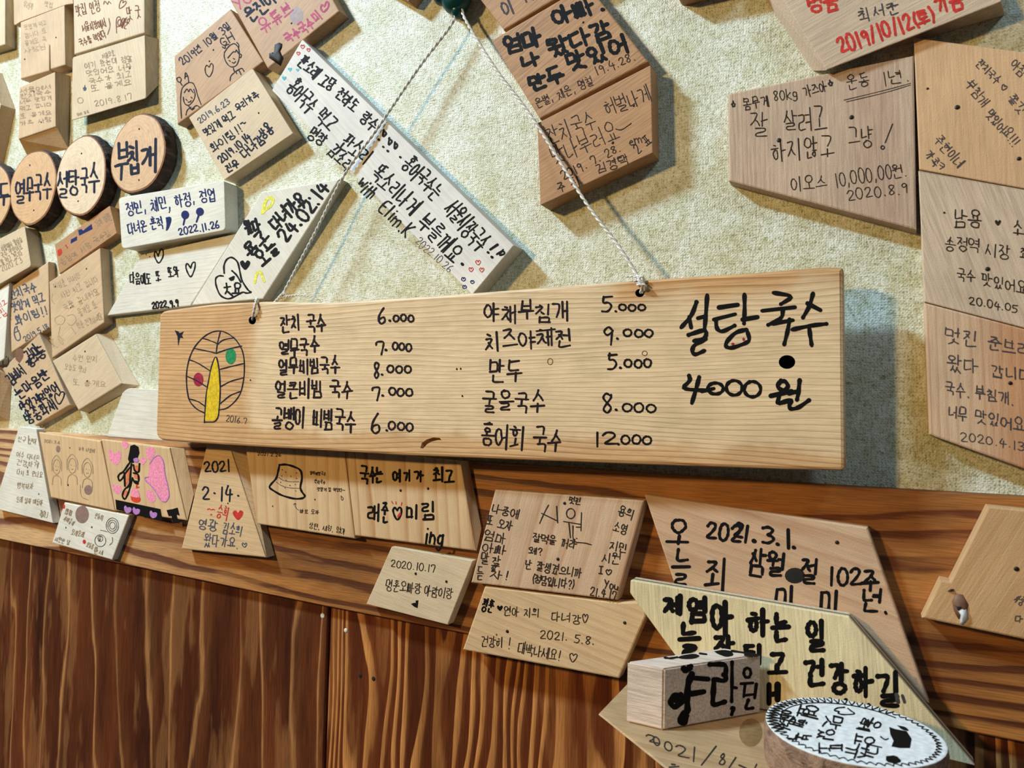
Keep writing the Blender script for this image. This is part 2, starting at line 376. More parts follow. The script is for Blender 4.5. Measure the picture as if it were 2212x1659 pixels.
class Ink:
    """marks drawn on one flat surface of a thing; each pen becomes one child mesh"""
    def __init__(s, owner, surf, seed=1):
        s.o = owner; s.p, s.n, s.org = surf; s.layers = {}; s.k = 0; s.rnd = random.Random(seed)
        s.pen('black', 3)
    def pen(s, c, w, name='lettering', jit=.035, layer=0):
        s.c = INKS.get(c, c); s.w = w; s.name = name; s.jit = jit; s.layer = layer
        s.key = (s.c, name, layer, 0)
        if s.key not in s.layers: s.layers[s.key] = bmesh.new()
        return s
    def fresh(s):                                          # hearts, dots and knot rings: a part each
        if s.name in ('heart', 'dot', 'knot_ring') and s.layers[s.key].verts:
            s.key = (*s.key[:3], s.key[3] + 1); s.layers[s.key] = bmesh.new()
    def pt(s, x, y, q=0.0): return on_plane(x, y, s.p, s.n) + s.n * (0.00010 + 0.00008 * s.layer + 0.000004 * (s.k % 17 + q))
    def stroke(s, pts, w=None, sm=2):
        s.k += 1; s.fresh(); bm = s.layers[s.key]; w = w or s.w; pts = smooth(pts, sm)
        q = [pts[0]]
        for p in pts[1:]:
            if math.hypot(p[0] - q[-1][0], p[1] - q[-1][1]) > 0.3: q.append(p)
        if len(q) < 2: q.append((q[0][0] + w * .3, q[0][1] + w * .1))
        pts = q; n = len(pts); L = []; R = []; ph = s.rnd.uniform(0, 6)
        for i, p in enumerate(pts):
            a = pts[max(0, i - 1)]; b = pts[min(n - 1, i + 1)]
            tx, ty = b[0] - a[0], b[1] - a[1]; l = math.hypot(tx, ty) or 1
            k = w * .5 * (1 + .14 * math.sin(ph + i * 1.3)) * (1 - .12 * (i / n))
            L.append((p[0] - ty / l * k, p[1] + tx / l * k)); R.append((p[0] + ty / l * k, p[1] - tx / l * k))
        def cap(p, q, a, b):                               # round end from a to b about p, away from q
            dx, dy = p[0] - q[0], p[1] - q[1]; l = math.hypot(dx, dy) or 1; k = math.hypot(a[0] - b[0], a[1] - b[1]) / 2
            dx, dy = dx / l * k, dy / l * k
            return [(p[0] + (a[0] - p[0]) * .7 + dx * .7, p[1] + (a[1] - p[1]) * .7 + dy * .7), (p[0] + dx, p[1] + dy), (p[0] + (b[0] - p[0]) * .7 + dx * .7, p[1] + (b[1] - p[1]) * .7 + dy * .7)]
        lv = [bm.verts.new(s.pt(*p, q_ / n)) for q_, p in enumerate(L)]; rv = [bm.verts.new(s.pt(*p, q_ / n)) for q_, p in enumerate(R)]
        for i in range(n - 1): bm.faces.new((lv[i], lv[i + 1], rv[i + 1], rv[i]))
        if w > 1.6:
            c0 = [bm.verts.new(s.pt(*p)) for p in cap(pts[0], pts[1], R[0], L[0])]
            bm.faces.new([rv[0], *c0, lv[0]])
            c1 = [bm.verts.new(s.pt(*p, 1)) for p in cap(pts[-1], pts[-2], L[-1], R[-1])]
            bm.faces.new([lv[-1], *c1, rv[-1]])
    def char(s, ch, o, u, v, w=None):
        """one character: o its top left corner, u across, v down (pixels)"""
        j = s.jit
        for st in glyph(ch):
            dx, dy = s.rnd.gauss(0, j), s.rnd.gauss(0, j)
            pts = []
            for x, y in st:
                x += dx + s.rnd.gauss(0, j * .5); y += dy + s.rnd.gauss(0, j * .5)
                pts.append((o[0] + u[0] * x + v[0] * y, o[1] + u[1] * x + v[1] * y))
            s.stroke(pts, w)
    def C(s, V, ch, x0, y0, x1, y1, w=None):
        a, b, k = V; s.char(ch, (a + x0 / k, b + y0 / k), ((x1 - x0) / k, 0), (0, (y1 - y0) / k), w)
    def T(s, V, text, x0, y0, x1, y1, h, up=None, w=None):
        """text along the middle line from (x0,y0) to (x1,y1) in view V, letters h tall"""
        a, b, k = V; x0, y0, x1, y1, h = a + x0 / k, b + y0 / k, a + x1 / k, b + y1 / k, h / k
        L = math.hypot(x1 - x0, y1 - y0); dx, dy = (x1 - x0) / L, (y1 - y0) / L
        if up: l = math.hypot(*up); vx, vy = -up[0] / l * h, -up[1] / l * h
        else: vx, vy = -dy * h, dx * h
        tot = sum(adv(c) for c in text); unit = L / tot; q = 0.0
        for c in text:
            wd = adv(c) * unit; fill = .84
            hh = 1 + s.rnd.gauss(0, s.jit * 1.5); off = s.rnd.gauss(0, s.jit * 1.2)
            if c in '0123456789' and False: hh = .8
            ox = x0 + dx * q - vx * (.5 * hh - off); oy = y0 + dy * q - vy * (.5 * hh - off)
            if c != ' ': s.char(c, (ox, oy), (dx * wd * fill, dy * wd * fill), (vx * hh, vy * hh), w)
            q += wd
    def S(s, V, pts, w=None, sm=2):
        a, b, k = V; s.stroke([(a + x / k, b + y / k) for x, y in pts], w, sm)
    def O(s, V, x, y, rx, ry, w=None):
        a, b, k = V; s.stroke([(a + px / k, b + py / k) for px, py in oval(x, y, rx, ry, 16)], w, 1)
    def fill(s, V, pts, sm=1):
        a, b, k = V; q = smooth([(a + x / k, b + y / k) for x, y in pts] + [(a + pts[0][0] / k, b + pts[0][1] / k)], sm)[:-1]
        s.k += 1; s.fresh(); bm = s.layers[s.key]; vs = [bm.verts.new(s.pt(*p)) for p in q]
        for tri in tessellate_polygon([[Vector((p[0], p[1], 0)) for p in q]]):
            try: bm.faces.new([vs[i] for i in tri])
            except ValueError: pass
    def disc(s, V, x, y, rx, ry): s.fill(V, oval(x, y, rx, ry, 18)[:-1], 0)
    def heart(s, V, x, y, r, up=None):
        s.fill(V, [(x, y - .35 * r), (x - .4 * r, y - .9 * r), (x - .95 * r, y - .55 * r), (x - .75 * r, y + .15 * r), (x, y + r), (x + .75 * r, y + .15 * r), (x + .95 * r, y - .55 * r), (x + .4 * r, y - .9 * r)])
    def done(s):
        for (c, name, layer, _k), bm in s.layers.items():
            if not bm.verts: bm.free(); continue
            for f in bm.faces:
                f.normal_update()
                if f.normal.dot(s.n) < 0: f.normal_flip()
            link(name, bm, ink_mat(c), s.o, s.org)
INKS = {'black': (12, 11, 12), 'marker': (18, 17, 20), 'violet': (32, 22, 28), 'navy': (26, 31, 50), 'blue': (30, 42, 98), 'pen': (50, 42, 38), 'faint': (152, 130, 106), 'pale': (174, 150, 122), 'red': (200, 58, 50), 'brown': (116, 66, 40),
        'pink': (190, 86, 122), 'rose': (244, 150, 178), 'lilac': (186, 130, 196), 'yellow': (232, 226, 96), 'gold': (226, 190, 40), 'green': (44, 140, 88), 'teal': (96, 190, 206), 'wine': (164, 42, 66), 'orange': (226, 122, 84), 'scarlet': (222, 74, 44), 'greyink': (74, 70, 74), 'bluegrey': (78, 84, 100)}
NAILM = plain('nail_steel', (46, 42, 38), 0.45, 0.6)
HOLEM = plain('hole_dark', (22, 18, 14), 0.9)
def nail(owner, surf, V, x, y, r=7, mat=None, name='nail'):
    a, b, k = V; px, py, r = a + x / k, b + y / k, r / k
    p, n, org = surf; c = on_plane(px, py, p, n); rad = (on_plane(px, py + r, p, n) - c).length
    u = Vector((0, 0, 1)) if abs(n.z) < .9 else Vector((1, 0, 0)); w = n.cross(u).normalized(); u = w.cross(n)
    bm = bmesh.new(); rings = []
    for rr, hh in ((1.0, -.0006), (1.0, .00012), (.75, .0004), (.3, .0005)):
        rings.append([c + (u * math.cos(t) + w * math.sin(t)) * rad * rr + n * hh for t in [2 * math.pi * i / 10 for i in range(10)]])
    loft(bm, rings)
    return link(name, bm, mat or NAILM, owner, org, True)
def box(bm, lo, hi):
    r0 = [Vector((lo[0], lo[1], lo[2])), Vector((hi[0], lo[1], lo[2])), Vector((hi[0], lo[1], hi[2])), Vector((lo[0], lo[1], hi[2]))]
    loft(bm, [[Vector((p.x, hi[1], p.z)) for p in r0], r0])

# views: (x, y, scale) of enlargements of the frame in which marks are given
PX = (0, 0, 1)
Z1 = (0, 0, 4.1475); Z2 = (350, 0, 4.148); Z3 = (0, 350, 4.1475); Z4 = (220, 350, 4.424); Z5 = (580, 60, 2.86); Z6 = (800, 0, 3.318)
Z7 = (1400, 0, 2.724); Z8 = (1850, 80, 3.19); M1 = (330, 560, 3.687); M2 = (880, 560, 3.607); M3 = (1380, 560, 3.456); R1 = (1850, 560, 3.318)
L1 = (0, 580, 4.1475); D1 = (0, 900, 4.61); D2 = (380, 920, 4.879); D3 = (740, 960, 4.147); E1 = (980, 1030, 3.686); E2 = (1360, 1040, 3.403)
E3 = (1280, 1350, 2.602); E4 = (1950, 1000, 4.149); F1 = (1280, 1400, 5.53); F2 = (1620, 1460, 4.254)
# ------------------------------------------------------------------ the setting
RAIL = 0.010
wall_mat = wallpaper()
bm = bmesh.new(); box(bm, (-3.2, 0, H - 0.10), (2.2, 0.02, H + 1.3)); struct(link('wall_back', bm, wall_mat))
bm = bmesh.new(); box(bm, (-3.2, 0.004, H - 1.2), (2.2, 0.02, H - 0.1005)); struct(link('wall_lower', bm, plain('dark_gap', (40, 24, 16), 0.9)))
def prism(pts, y0, y1, bev=0.001):
    r = [Vector((x, y1, z)) for x, z in pts]
    bm = bmesh.new(); loft(bm, [[Vector((p.x, y0, p.z)) for p in r], [p + Vector((0, bev, 0)) for p in r], inset_ring(r, bev)]); return bm
rail_mat = stained_boards('rail_wood', 'X', (72, 34, 16), (104, 52, 24), (178, 116, 58), 62, 9.5, 3.1, [(0, .85), (.3, 1), (.56, .7), (.66, .08), (.93, 0), (1, .85)], 0.5, 0.45, (-.30, -.70, (128, 82, 66), .8, (222, 182, 134)), .3)
rail = struct(link('trim_1', prism([(-3.0, H - .012), (-1.6, H - .0255), (-.937, H - .0315), (-.42, H - .0375), (-.075, H - .0405), (1.9, H - .0415), (1.9, H - .205), (.032, H - .1778), (-.436, H - .1713), (-.926, H - .1606), (-1.6, H - .147), (-3.0, H - .12)], 0.0035, -RAIL), rail_mat))
gx = at(706, 1480, .003).x
panel_l = stained_boards('panel_wood_left', 'Z', (56, 24, 12), (112, 58, 28), (188, 132, 80), 24, 4.5, 1.7, [(0, .95), (.035, .75), (.09, .12), (.3, 0), (.95, 0), (.99, .4), (1, .95)], 0.36, 0.28, None, .10)
panel_r = stained_boards('panel_wood_right', 'Z', (84, 38, 16), (122, 60, 27), (212, 144, 80), 66, 21.0, 6.3, [(0, 1), (.10, .95), (.36, .55), (.44, .08), (.62, 0), (.95, 0), (.98, .6), (1, 1)], 0.36, 0.18, None, .16)
pl = struct(link('wall_panel_left', prism([(-3.0, H - .10), (gx - .0014, H - .10), (gx - .0014, H - 1.1), (-3.0, H - 1.1)], 0.0038, -.003), panel_l))
pr = struct(link('wall_panel_right', prism([(gx + .0014, H - .10), (1.9, H - .10), (1.9, H - 1.1), (gx + .0014, H - 1.1)], 0.0038, -.003), panel_r))
psurf = (Vector((0, -.003, 0)), Vector((0, -1, 0)), None)
WHITEM = plain('paint_fleck', (225, 222, 214), 0.6)
for x, y, r, mt, nm in ((778, 1459, 5, HOLEM, 'nail_hole'), (807, 1466, 5, HOLEM, 'nail_hole'), (747, 1362, 5, WHITEM, 'paint_fleck')):
    nail(pr, psurf, PX, x, y, r, mt, nm)
nail(pl, psurf, PX, 697, 1330, 6, WHITEM, 'paint_fleck')

# ------------------------------------------------------------------ the hanging menu board
def board_wood():
    N = NT('menu_board_wood'); co = N.n('ShaderNodeTexCoord').outputs['Object']
    x, y, z = N.sep(co)
    warp = N.noise(N.mapping(co, sc=(.14, 1, 1)), 12, 3, 0.5)
    zz = N.math('ADD', N.math('ADD', z, N.math('MULTIPLY', y, .4)), N.math('MULTIPLY', warp, 0.05))
    # the growth rings swing round the knots along the middle of the board
    mid = N.math('ABSOLUTE', N.math('ADD', zz, -.023))
    r = N.math('MULTIPLY', N.math('POWER', mid, 0.85), 190)
    fr = N.math('FRACT', r)
    ring = N.ramp(fr, [(0, g(.05)), (.5, g(.18)), (.80, g(.75)), (.9, g(1)), (.95, g(.5)), (1, g(.05))])
    fade = N.ramp(mid, [(0.0, g(.35)), (.03, g(.5)), (.07, g(1))])
    pale = N.mix(N.math('MULTIPLY', ring, N.math('MULTIPLY', fade, .8)), lin((232, 202, 160)), lin((192, 146, 100)))
    warm = N.mix(N.math('MULTIPLY', ring, .75), lin((216, 168, 114)), lin((164, 106, 54)))
    nz = N.noise(co, 20, 3, .6)
    nx = N.math('MULTIPLY', N.math('ADD', nz, -.5), .09)
    left = N.ramp(N.math('ADD', x, nx), [(0, g(1)), (1, g(0))]); 
    def step(v, a, b):
        o = N.n('ShaderNodeMapRange'); o.interpolation_type = 'SMOOTHSTEP'; N.l(v, o.inputs[0])
        o.inputs[1].default_value = a; o.inputs[2].default_value = b; return o.outputs[0]
    lf = step(N.math('ADD', x, N.math('MULTIPLY', nx, .5)), -.185, -.205)                     # unsanded left end
    tp = N.math('MULTIPLY', step(N.math('ADD', z, N.math('MULTIPLY', nx, .5)), .034, .050), step(N.math('ADD', x, nx), .12, .16))
    bt = N.math('MULTIPLY', step(N.math('ADD', z, N.math('MULTIPLY', nx, .35)), -.052, -.060), .75)
    msk = N.math('MAXIMUM', N.math('MAXIMUM', N.math('MULTIPLY', lf, .85), tp), bt)
    c = N.mix(msk, pale, warm)
    fb = N.noise(N.mapping(co, sc=(.05, 1, 1)), 900, 2, .6)
    c = N.mix(1.0, c, N.ramp(fb, [(.3, g(.82)), (.6, g(1))]), 'MULTIPLY')
    sp = N.noise(co, 40, 3, .6)
    c = N.mix(1.0, c, N.ramp(sp, [(.3, g(.88)), (.6, g(1))]), 'MULTIPLY')
    N.l(c, N.b.inputs['Base Color']); N.b.inputs['Roughness'].default_value = .55; N.b.inputs['Specular IOR Level'].default_value = .3
    N.bump(N.math('ADD', fb, ring), .3, .0005)
    return N.m
BT, BB = 0.015, 0.0225
BEV = .002
bout = [at(x, y, BB + BT) for x, y in round_poly([(345, 672, 16), (466, 656), (574, 651), (710, 653), (926, 640), (1380, 605), (1640, 588), (1778, 576), (1821, 578, 5), (1825, 1016, 10), (1700, 1014), (1380, 1003), (880, 984), (485, 961), (336, 951, 22)])]
def lvl(r, y): return [Vector((p.x, -y, p.z)) for p in r]
bcap = lvl(inset_ring(bout, BEV), BB + BT)
holes = [[at(x, y, BB + BT) for x, y in pts] for pts in (oval(1700, 782, 18, 15, 18)[:-1], oval(1382, 633, 10, 9, 12)[:-1], oval(545, 692, 8, 9, 12)[:-1])]
groove = [at(x, y, BB + BT) for x, y in [(908, 968), (911, 957), (922, 949), (936, 945), (950, 946), (954, 951), (944, 951), (932, 954), (922, 960), (914, 969)]]
bm = bmesh.new()
def band(r0, r1):
    a = [bm.verts.new(p) for p in r0]; b2 = [bm.verts.new(p) for p in r1]
    for q in range(len(a)): bm.faces.new((a[q], a[(q + 1) % len(a)], b2[(q + 1) % len(a)], b2[q]))
def cap(loops):
    flat = [p for l in loops for p in l]; vs = [bm.verts.new(p) for p in flat]
    for t in tessellate_polygon([[Vector((p.x, p.z, 0)) for p in l] for l in loops]):
        if len(set(t)) == 3:
            try: bm.faces.new([vs[q] for q in t])
            except ValueError: pass
band(lvl(bout, BB), lvl(bout, BB + BT - BEV)); band(lvl(bout, BB + BT - BEV), lvl(inset_ring(bout, BEV * .3), BB + BT - BEV * .3)); band(lvl(inset_ring(bout, BEV * .3), BB + BT - BEV * .3), bcap)
cap([bcap] + holes + [groove]); cap([lvl(bout, BB)])
band(groove, lvl(groove, BB + BT - .004)); cap([lvl(groove, BB + BT - .004)])
bmesh.ops.remove_doubles(bm, verts=bm.verts, dist=1e-6); bmesh.ops.recalc_face_normals(bm, faces=bm.faces)
borg = sum(lvl(bout, BB), Vector()) / len(bout)
board = link('menu_board', bm, board_wood(), origin=borg)
tag(board, 'long wooden menu board hung on a cord, with black prices and a tree drawing', 'sign')
bs = (Vector((0, -BB - BT, 0)), Vector((0, -1, 0)), borg)
for h_ in holes:
    bm = bmesh.new(); band(lvl(h_, BB + BT - .0002), lvl(h_, BB + .001)); cap([lvl(h_, BB + .001)])
    link('knot_hole' if h_ is holes[0] else 'cord_hole', bm, plain('dark_lining', (24, 14, 8), .9), board, borg)  # dark lining, closed at the back, for every hole
i = Ink(board, bs, 3)
i.pen('violet', 4.6)
for t, x0, y0, x1, y1, h in (('잔치 국수', 1020, 514, 1390, 502, 135), ('열무국수', 1015, 700, 1335, 690, 125), ('열무비빔국수', 1005, 856, 1500, 850, 125), ('얼큰비빔 국수', 980, 1032, 1605, 1036, 140), ('골뱅이 비빔국수', 960, 1262, 1630, 1290, 165)):
    i.T(M1, t, x0, y0, x1, y1, h)
for d, x0, y0, x1, y1, dx, dy, q0, q1, yz, hz in (('6', 1795, 390, 1860, 525, 1885, 488, 1915, 2090, 470, 55), ('7', 1775, 655, 1845, 765, 1855, 722, 1905, 2070, 700, 60), ('8', 1755, 820, 1805, 950, 1825, 918, 1865, 2070, 880, 58), ('7', 1745, 1010, 1815, 1120, 1830, 1085, 1875, 2085, 1060, 62), ('6', 1735, 1230, 1815, 1390, 1862, 1362, 1875, 2090, 1330, 62)):
    i.C(M1, d, x0, y0, x1, y1); i.S(M1, [(dx, dy), (dx + 6, dy + 3)], 5.5); i.T(M1, '000', q0, yz - 5, q1, yz + 2, hz)
for t, x0, y0, x1, y1, h in (('야채부침개', 600, 412, 1275, 408, 140), ('치즈야채전', 605, 640, 1290, 605, 145), ('만두', 645, 870, 910, 870, 150), ('굴을국수', 590, 1095, 1090, 1120, 165), ('홍어회 국수', 575, 1385, 1220, 1415, 180)):
    i.T(M2, t, x0, y0, x1, y1, h)
i.pen('marker', 4.8)
for d, x0, y0, x1, y1, dx, dy, q0, q1, yz, hz in (('5', 1515, 285, 1600, 415, 1622, 405, 1645, 1870, 376, 48), ('9', 1520, 520, 1612, 665, 1635, 618, 1680, 1930, 575, 58), ('5', 1560, 735, 1640, 870, 1658, 845, 1690, 1915, 810, 60), ('8', 1510, 1045, 1600, 1210, 1625, 1172, 1670, 1955, 1155, 66), ('1', 1460, 1345, 1500, 1455, 1640, 1440, 1660, 1920, 1405, 68)):
    i.C(M2, d, x0, y0, x1, y1); i.S(M2, [(dx, dy), (dx + 6, dy + 3)], 5.5); i.T(M2, '000', q0, yz, q1, yz + 2, hz)
i.C(M2, '2', 1520, 1350, 1640, 1445)
i.S(M2, [(1005, 560), (1150, 545)], 4); i.S(M2, [(800, 1325), (880, 1330)], 4)
i.pen('black', 9.5)
for s in ([(510, 268), (500, 420), (490, 520)], [(440, 440), (500, 425)], [(430, 320), (395, 420), (315, 510)], [(375, 430), (390, 510)], [(370, 565), (505, 520), (500, 590), (410, 610)], [(500, 595), (410, 640), (395, 690), (420, 715), (490, 682)],
          [(598, 360), (738, 340)], [(560, 450), (720, 410)], [(575, 450), (580, 520), (620, 545), (715, 495)], [(788, 262), (790, 370), (785, 480)], [(775, 450), (885, 432)], [(800, 525), (720, 545), (650, 620), (650, 655), (690, 665), (790, 630), (830, 605), (805, 525)],
          [(1005, 250), (1160, 275), (1060, 335)], [(920, 385), (1165, 358)], [(1075, 375), (1070, 440), (965, 490)], [(1000, 480), (1150, 455)], [(1125, 450), (1110, 540), (1085, 635)],
          [(1300, 255), (1275, 350), (1225, 435)], [(1260, 330), (1355, 380)], [(1145, 525), (1280, 495), (1400, 482)], [(1270, 500), (1280, 580), (1290, 645)],
          [(375, 870), (385, 905), (315, 968), (500, 980)], [(450, 880), (430, 960), (395, 1075)], [(470, 985), (560, 965)]):
    i.S(M3, s)
i.pen('black', 8)
i.O(M3, 572, 965, 58, 42); i.O(M3, 712, 960, 60, 55); i.O(M3, 848, 970, 62, 58)
i.pen('black', 10)
for s in ([(1060, 905), (1030, 950), (1075, 985), (1120, 950), (1090, 905), (1050, 920)], [(985, 1020), (1140, 985)], [(1050, 1010), (1035, 1070)], [(1200, 905), (1190, 1000), (1180, 1050)], [(1120, 1000), (1190, 985)], [(1050, 1075), (1150, 1045), (1120, 1085), (1130, 1120), (1190, 1110), (1270, 1052)]): i.S(M3, s)
i.pen('wine', 2, 'dot'); i.disc(M3, 782, 597, 10, 12); i.disc(M3, 702, 632, 12, 10)
i.pen('gold', 2, 'drawing'); i.fill(M1, [(415, 1285), (430, 1060), (450, 930), (478, 820), (500, 768), (520, 850), (532, 1000), (530, 1120), (518, 1285)])
i.pen('green', 2, 'drawing'); i.disc(M1, 622, 772, 42, 65)
i.pen('wine', 2, 'drawing'); i.disc(M1, 364, 958, 40, 55)
i.pen('navy', 2.6, 'drawing', layer=1)
for s in ([(412, 1300), (425, 1080), (440, 1000), (465, 860), (505, 755), (530, 870), (540, 1020), (535, 1120), (520, 1295), (412, 1297)], [(415, 1225), (350, 1195), (290, 1130), (270, 1020), (268, 900), (290, 790), (330, 700), (400, 620), (470, 578), (540, 568), (600, 590), (660, 635), (712, 715), (730, 800), (730, 930), (705, 1060), (660, 1130), (590, 1190), (525, 1200)],
          [(540, 572), (515, 670), (505, 750)], [(395, 630), (440, 640), (515, 672)], [(330, 710), (430, 730), (505, 748)], [(290, 800), (350, 820), (460, 890)], [(280, 935), (350, 965), (435, 1020)], [(285, 1110), (360, 1130), (418, 1172)],
          [(520, 675), (560, 640), (650, 625)], [(508, 748), (600, 715), (710, 690)], [(530, 878), (640, 850), (725, 830)], [(540, 1015), (620, 970), (720, 945)], [(540, 1148), (620, 1080), (702, 1052)]): i.S(M1, s)
i.fill(M1, [(175, 565), (205, 575), (215, 588), (248, 575), (232, 605), (245, 628), (218, 625), (203, 692), (198, 615)], 0)
i.pen('greyink', 1.6); i.T(M1, '2016.7', 585, 1265, 755, 1290, 52)
i.pen('brown', 1.6, 'knot_ring'); i.O(M2, 1113, 797, 20, 24); i.O(M2, 1849, 733, 20, 18)
for x, y in ((385, 855), (415, 853), (428, 1065)): nail(board, bs, M2, x, y, 8, HOLEM, 'nail_hole')
nail(board, bs, M1, 778, 962, 7, HOLEM, 'nail_hole')
i.done()

# ------------------------------------------------------------------ cord and hook
def tube(bm, pts, r, seg=6):
    n = len(pts); rings = []; up = Vector((0, -1, 0))
    for k, p in enumerate(pts):
        t = (pts[min(n - 1, k + 1)] - pts[max(0, k - 1)]).normalized()
        a = t.cross(up).normalized(); b = a.cross(t)
        rings.append([p + (a * math.cos(q) + b * math.sin(q)) * r for q in [2 * math.pi * s / seg for s in range(seg)]])
    loft(bm, rings)
def resample(ctrl, step):
    out = []
    P = [ctrl[0]] + ctrl + [ctrl[-1]]
    for a, b, c, d in zip(P, P[1:], P[2:], P[3:]):
        n = max(1, int((c - b).length / step))
        for k in range(n):
            t = k / n
            out.append(0.5 * ((2 * b) + (c - a) * t + (2 * a - 5 * b + 4 * c - d) * t * t + (3 * b - a - 3 * c + d) * t ** 3))
    out.append(ctrl[-1]); return out
def twisted(bm, ctrl, rp=.00072, pitch=.011, ph=0.0):
    line = resample(ctrl, .0011); s = 0; plies = ([], []); up = Vector((0, -1, 0))
    for k, p in enumerate(line):
        if k: s += (p - line[k - 1]).length
        t = (line[min(len(line) - 1, k + 1)] - line[max(0, k - 1)]).normalized()
        a = t.cross(up).normalized(); b = a.cross(t); q = s / pitch * 2 * math.pi + ph
        for w, z in ((0, 0), (1, math.pi)): plies[w].append(p + (a * math.cos(q + z) + b * math.sin(q + z)) * rp * .95)
    for p in plies: tube(bm, p, rp, 6)
cord_mat = plain('white_twine', (222, 216, 206), 0.8)
P = lambda *a: at(a[0], a[1], a[2])
bm = bmesh.new()
twisted(bm, [P(984, 30, .012), P(972, 58, .0135), P(905, 146, .0165), P(815, 278, .0195), P(745, 376, .0205), P(682, 500, .0212), P(640, 580, .0214), P(611, 636, .0212)])
twisted(bm, [P(998, 20, .012), P(1008, 48, .0145), P(1070, 148, .0185), P(1152, 258, .021), P(1262, 432, .0262), P(1335, 530, .0292), P(1382, 604, .0315)], ph=1)
hc = at(984, 8, .012)
cord = link('hanging_cord', bm, cord_mat, origin=hc, smooth=True)
tag(cord, 'white twisted cord running from the green hook down to both ends of the menu board', 'cord')
def cpart(name, bm): return link(name, bm, cord_mat, cord, hc, True)
bm = bmesh.new(); twisted(bm, [P(611, 636, .0212), P(596, 650, .0205), P(580, 668, .019), P(560, 668, .0195)], pitch=.008); cpart('lower_end', bm)
bm = bmesh.new(); twisted(bm, [P(556, 660, .021), P(556, 650, .026), P(554, 646, .036), P(551, 660, .0405), P(547, 682, .0392), P(546, 692, .034)], pitch=.008); cpart('loop', bm)
bm = bmesh.new(); twisted(bm, [P(606, 642, .022), P(640, 638, .023), P(672, 641, .023), P(690, 650, .022), P(696, 662, .0215)], rp=.0006, pitch=.007); cpart('loose_end', bm)
bm = bmesh.new(); twisted(bm, [P(600, 646, .022), P(612, 634, .0235), P(621, 640, .022), P(612, 648, .0205), P(602, 640, .0215)], pitch=.006); cpart('knot', bm)
bm = bmesh.new()
for ring in ([(1372, 608), (1378, 598), (1388, 600), (1390, 612), (1381, 616), (1373, 608)],): twisted(bm, [P(x, y, .0405 - .002 * (k % 2)) for k, (x, y) in enumerate(ring)], pitch=.006)
cpart('knot', bm)
bm = bmesh.new(); twisted(bm, [P(1382, 602, .0315), P(1376, 597, .037), P(1381, 608, .0415), P(1388, 620, .0405), P(1384, 632, .036)], pitch=.007)
twisted(bm, [P(1380, 608, .041), P(1392, 615, .0412), P(1394, 622, .040), P(1386, 634, .036)], rp=.0007, pitch=.006); cpart('loop', bm)
bm = bmesh.new(); twisted(bm, [P(1376, 600, .040), P(1364, 597, .039), P(1350, 598, .038)], rp=.0005, pitch=.006); cpart('loose_end', bm)

def blob(bm, c, rx, ry, rz, seg=14):
    rings = []
    for k in range(1, 9):
        a = math.pi * k / 9
        rings.append([c + Vector((rx * math.sin(a) * math.cos(q), -ry * math.cos(a), rz * math.sin(a) * math.sin(q))) for q in [2 * math.pi * s / seg for s in range(seg)]])
    loft(bm, rings)
hook_mat = plain('teal_plastic', (14, 66, 66), 0.3)
bm = bmesh.new(); blob(bm, at(986, -6, .011), .0135, .011, .0145)
hook = link('cord_hook', bm, hook_mat, origin=hc, smooth=True)
tag(hook, 'dark green plastic hook at the top edge holding the white cord', 'hook')
bm = bmesh.new(); blob(bm, at(953, -10, .009), .007, .008, .0085); link('wing', bm, hook_mat, hook, hc, True)
bm = bmesh.new(); blob(bm, at(990, 22, .010), .006, .007, .0075); link('tip', bm, hook_mat, hook, hc, True)
#@@BLOCKS
# ------------------------------------------------------------------ wood kinds (sRGB light, dark)
def W(kind, angle=0, **k):
    base = {'beech': ((200, 160, 122), (176, 130, 92), dict(freq=420, contrast=.4, fiber=.22)),
            'cherry': ((192, 146, 104), (160, 108, 66), dict(freq=360, contrast=.55, fiber=.25)),
            'pale': ((220, 196, 162), (196, 164, 124), dict(freq=240, contrast=.45, fiber=.14)),
            'white': ((232, 226, 212), (206, 194, 170), dict(freq=260, contrast=.4, fiber=.14)),
            'greywhite': ((232, 226, 218), (202, 190, 178), dict(freq=160, contrast=.5, fiber=.12)),
            'oldbeech': ((216, 184, 146), (184, 146, 106), dict(freq=320, contrast=.4, fiber=.16, blot=.5)),
            'pine': ((222, 188, 144), (180, 124, 72), dict(freq=110, contrast=.85, fiber=.12, amp=1.0)),
            'cedar': ((218, 184, 150), (180, 130, 94), dict(freq=120, contrast=.85, fiber=.16, amp=1.1)),
            'greycedar': ((216, 190, 162), (172, 134, 104), dict(freq=260, contrast=.6, fiber=.26)),
            'orange': ((220, 178, 134), (194, 142, 94), dict(freq=200, contrast=.5, fiber=.16)),
            }[kind]
    kw = dict(base[2]); kw.update(k)
    return wood(base[0], base[1], angle, **kw)

# ================================================================== upper left
b, s = block('pale block cut off by the left picture edge, high above the round log slices', [(-60, -30), (11, -20), (11, 96), (-60, 118)], .012, 0, W('pale', 80))
b, s = block('wide pale block at the top left with a long overhang above a slit block', [(28, -60), (150, -85), (158, 8), (143, 10), (44, 47), (30, 56, 6)], .012, 0, W('oldbeech', 80))
i = Ink(b, s, 5); i.pen('pale', 1.5); i.T(Z1, '우리가', 210, 40, 300, 60, 60); i.T(Z1, '맛집', 400, 40, 480, 50, 50); i.done()
b, s = block('narrow pale block with a saw slit, second from the top of its column', [(44, 48), (139, 11), (141, 140), (109, 150), (107.5, 98), (106.3, 98), (106, 153), (44, 171)], .012, 0, W('oldbeech', 85))
i = Ink(b, s, 6); i.pen('pale', 1.3)
for y, t in ((230, '맛있게 먹고'), (300, '갑니다 또'), (370, '올게요 꼭'), (440, '사장님')): i.T(Z1, t, 220, y + 20, 420, y - 30, 45)
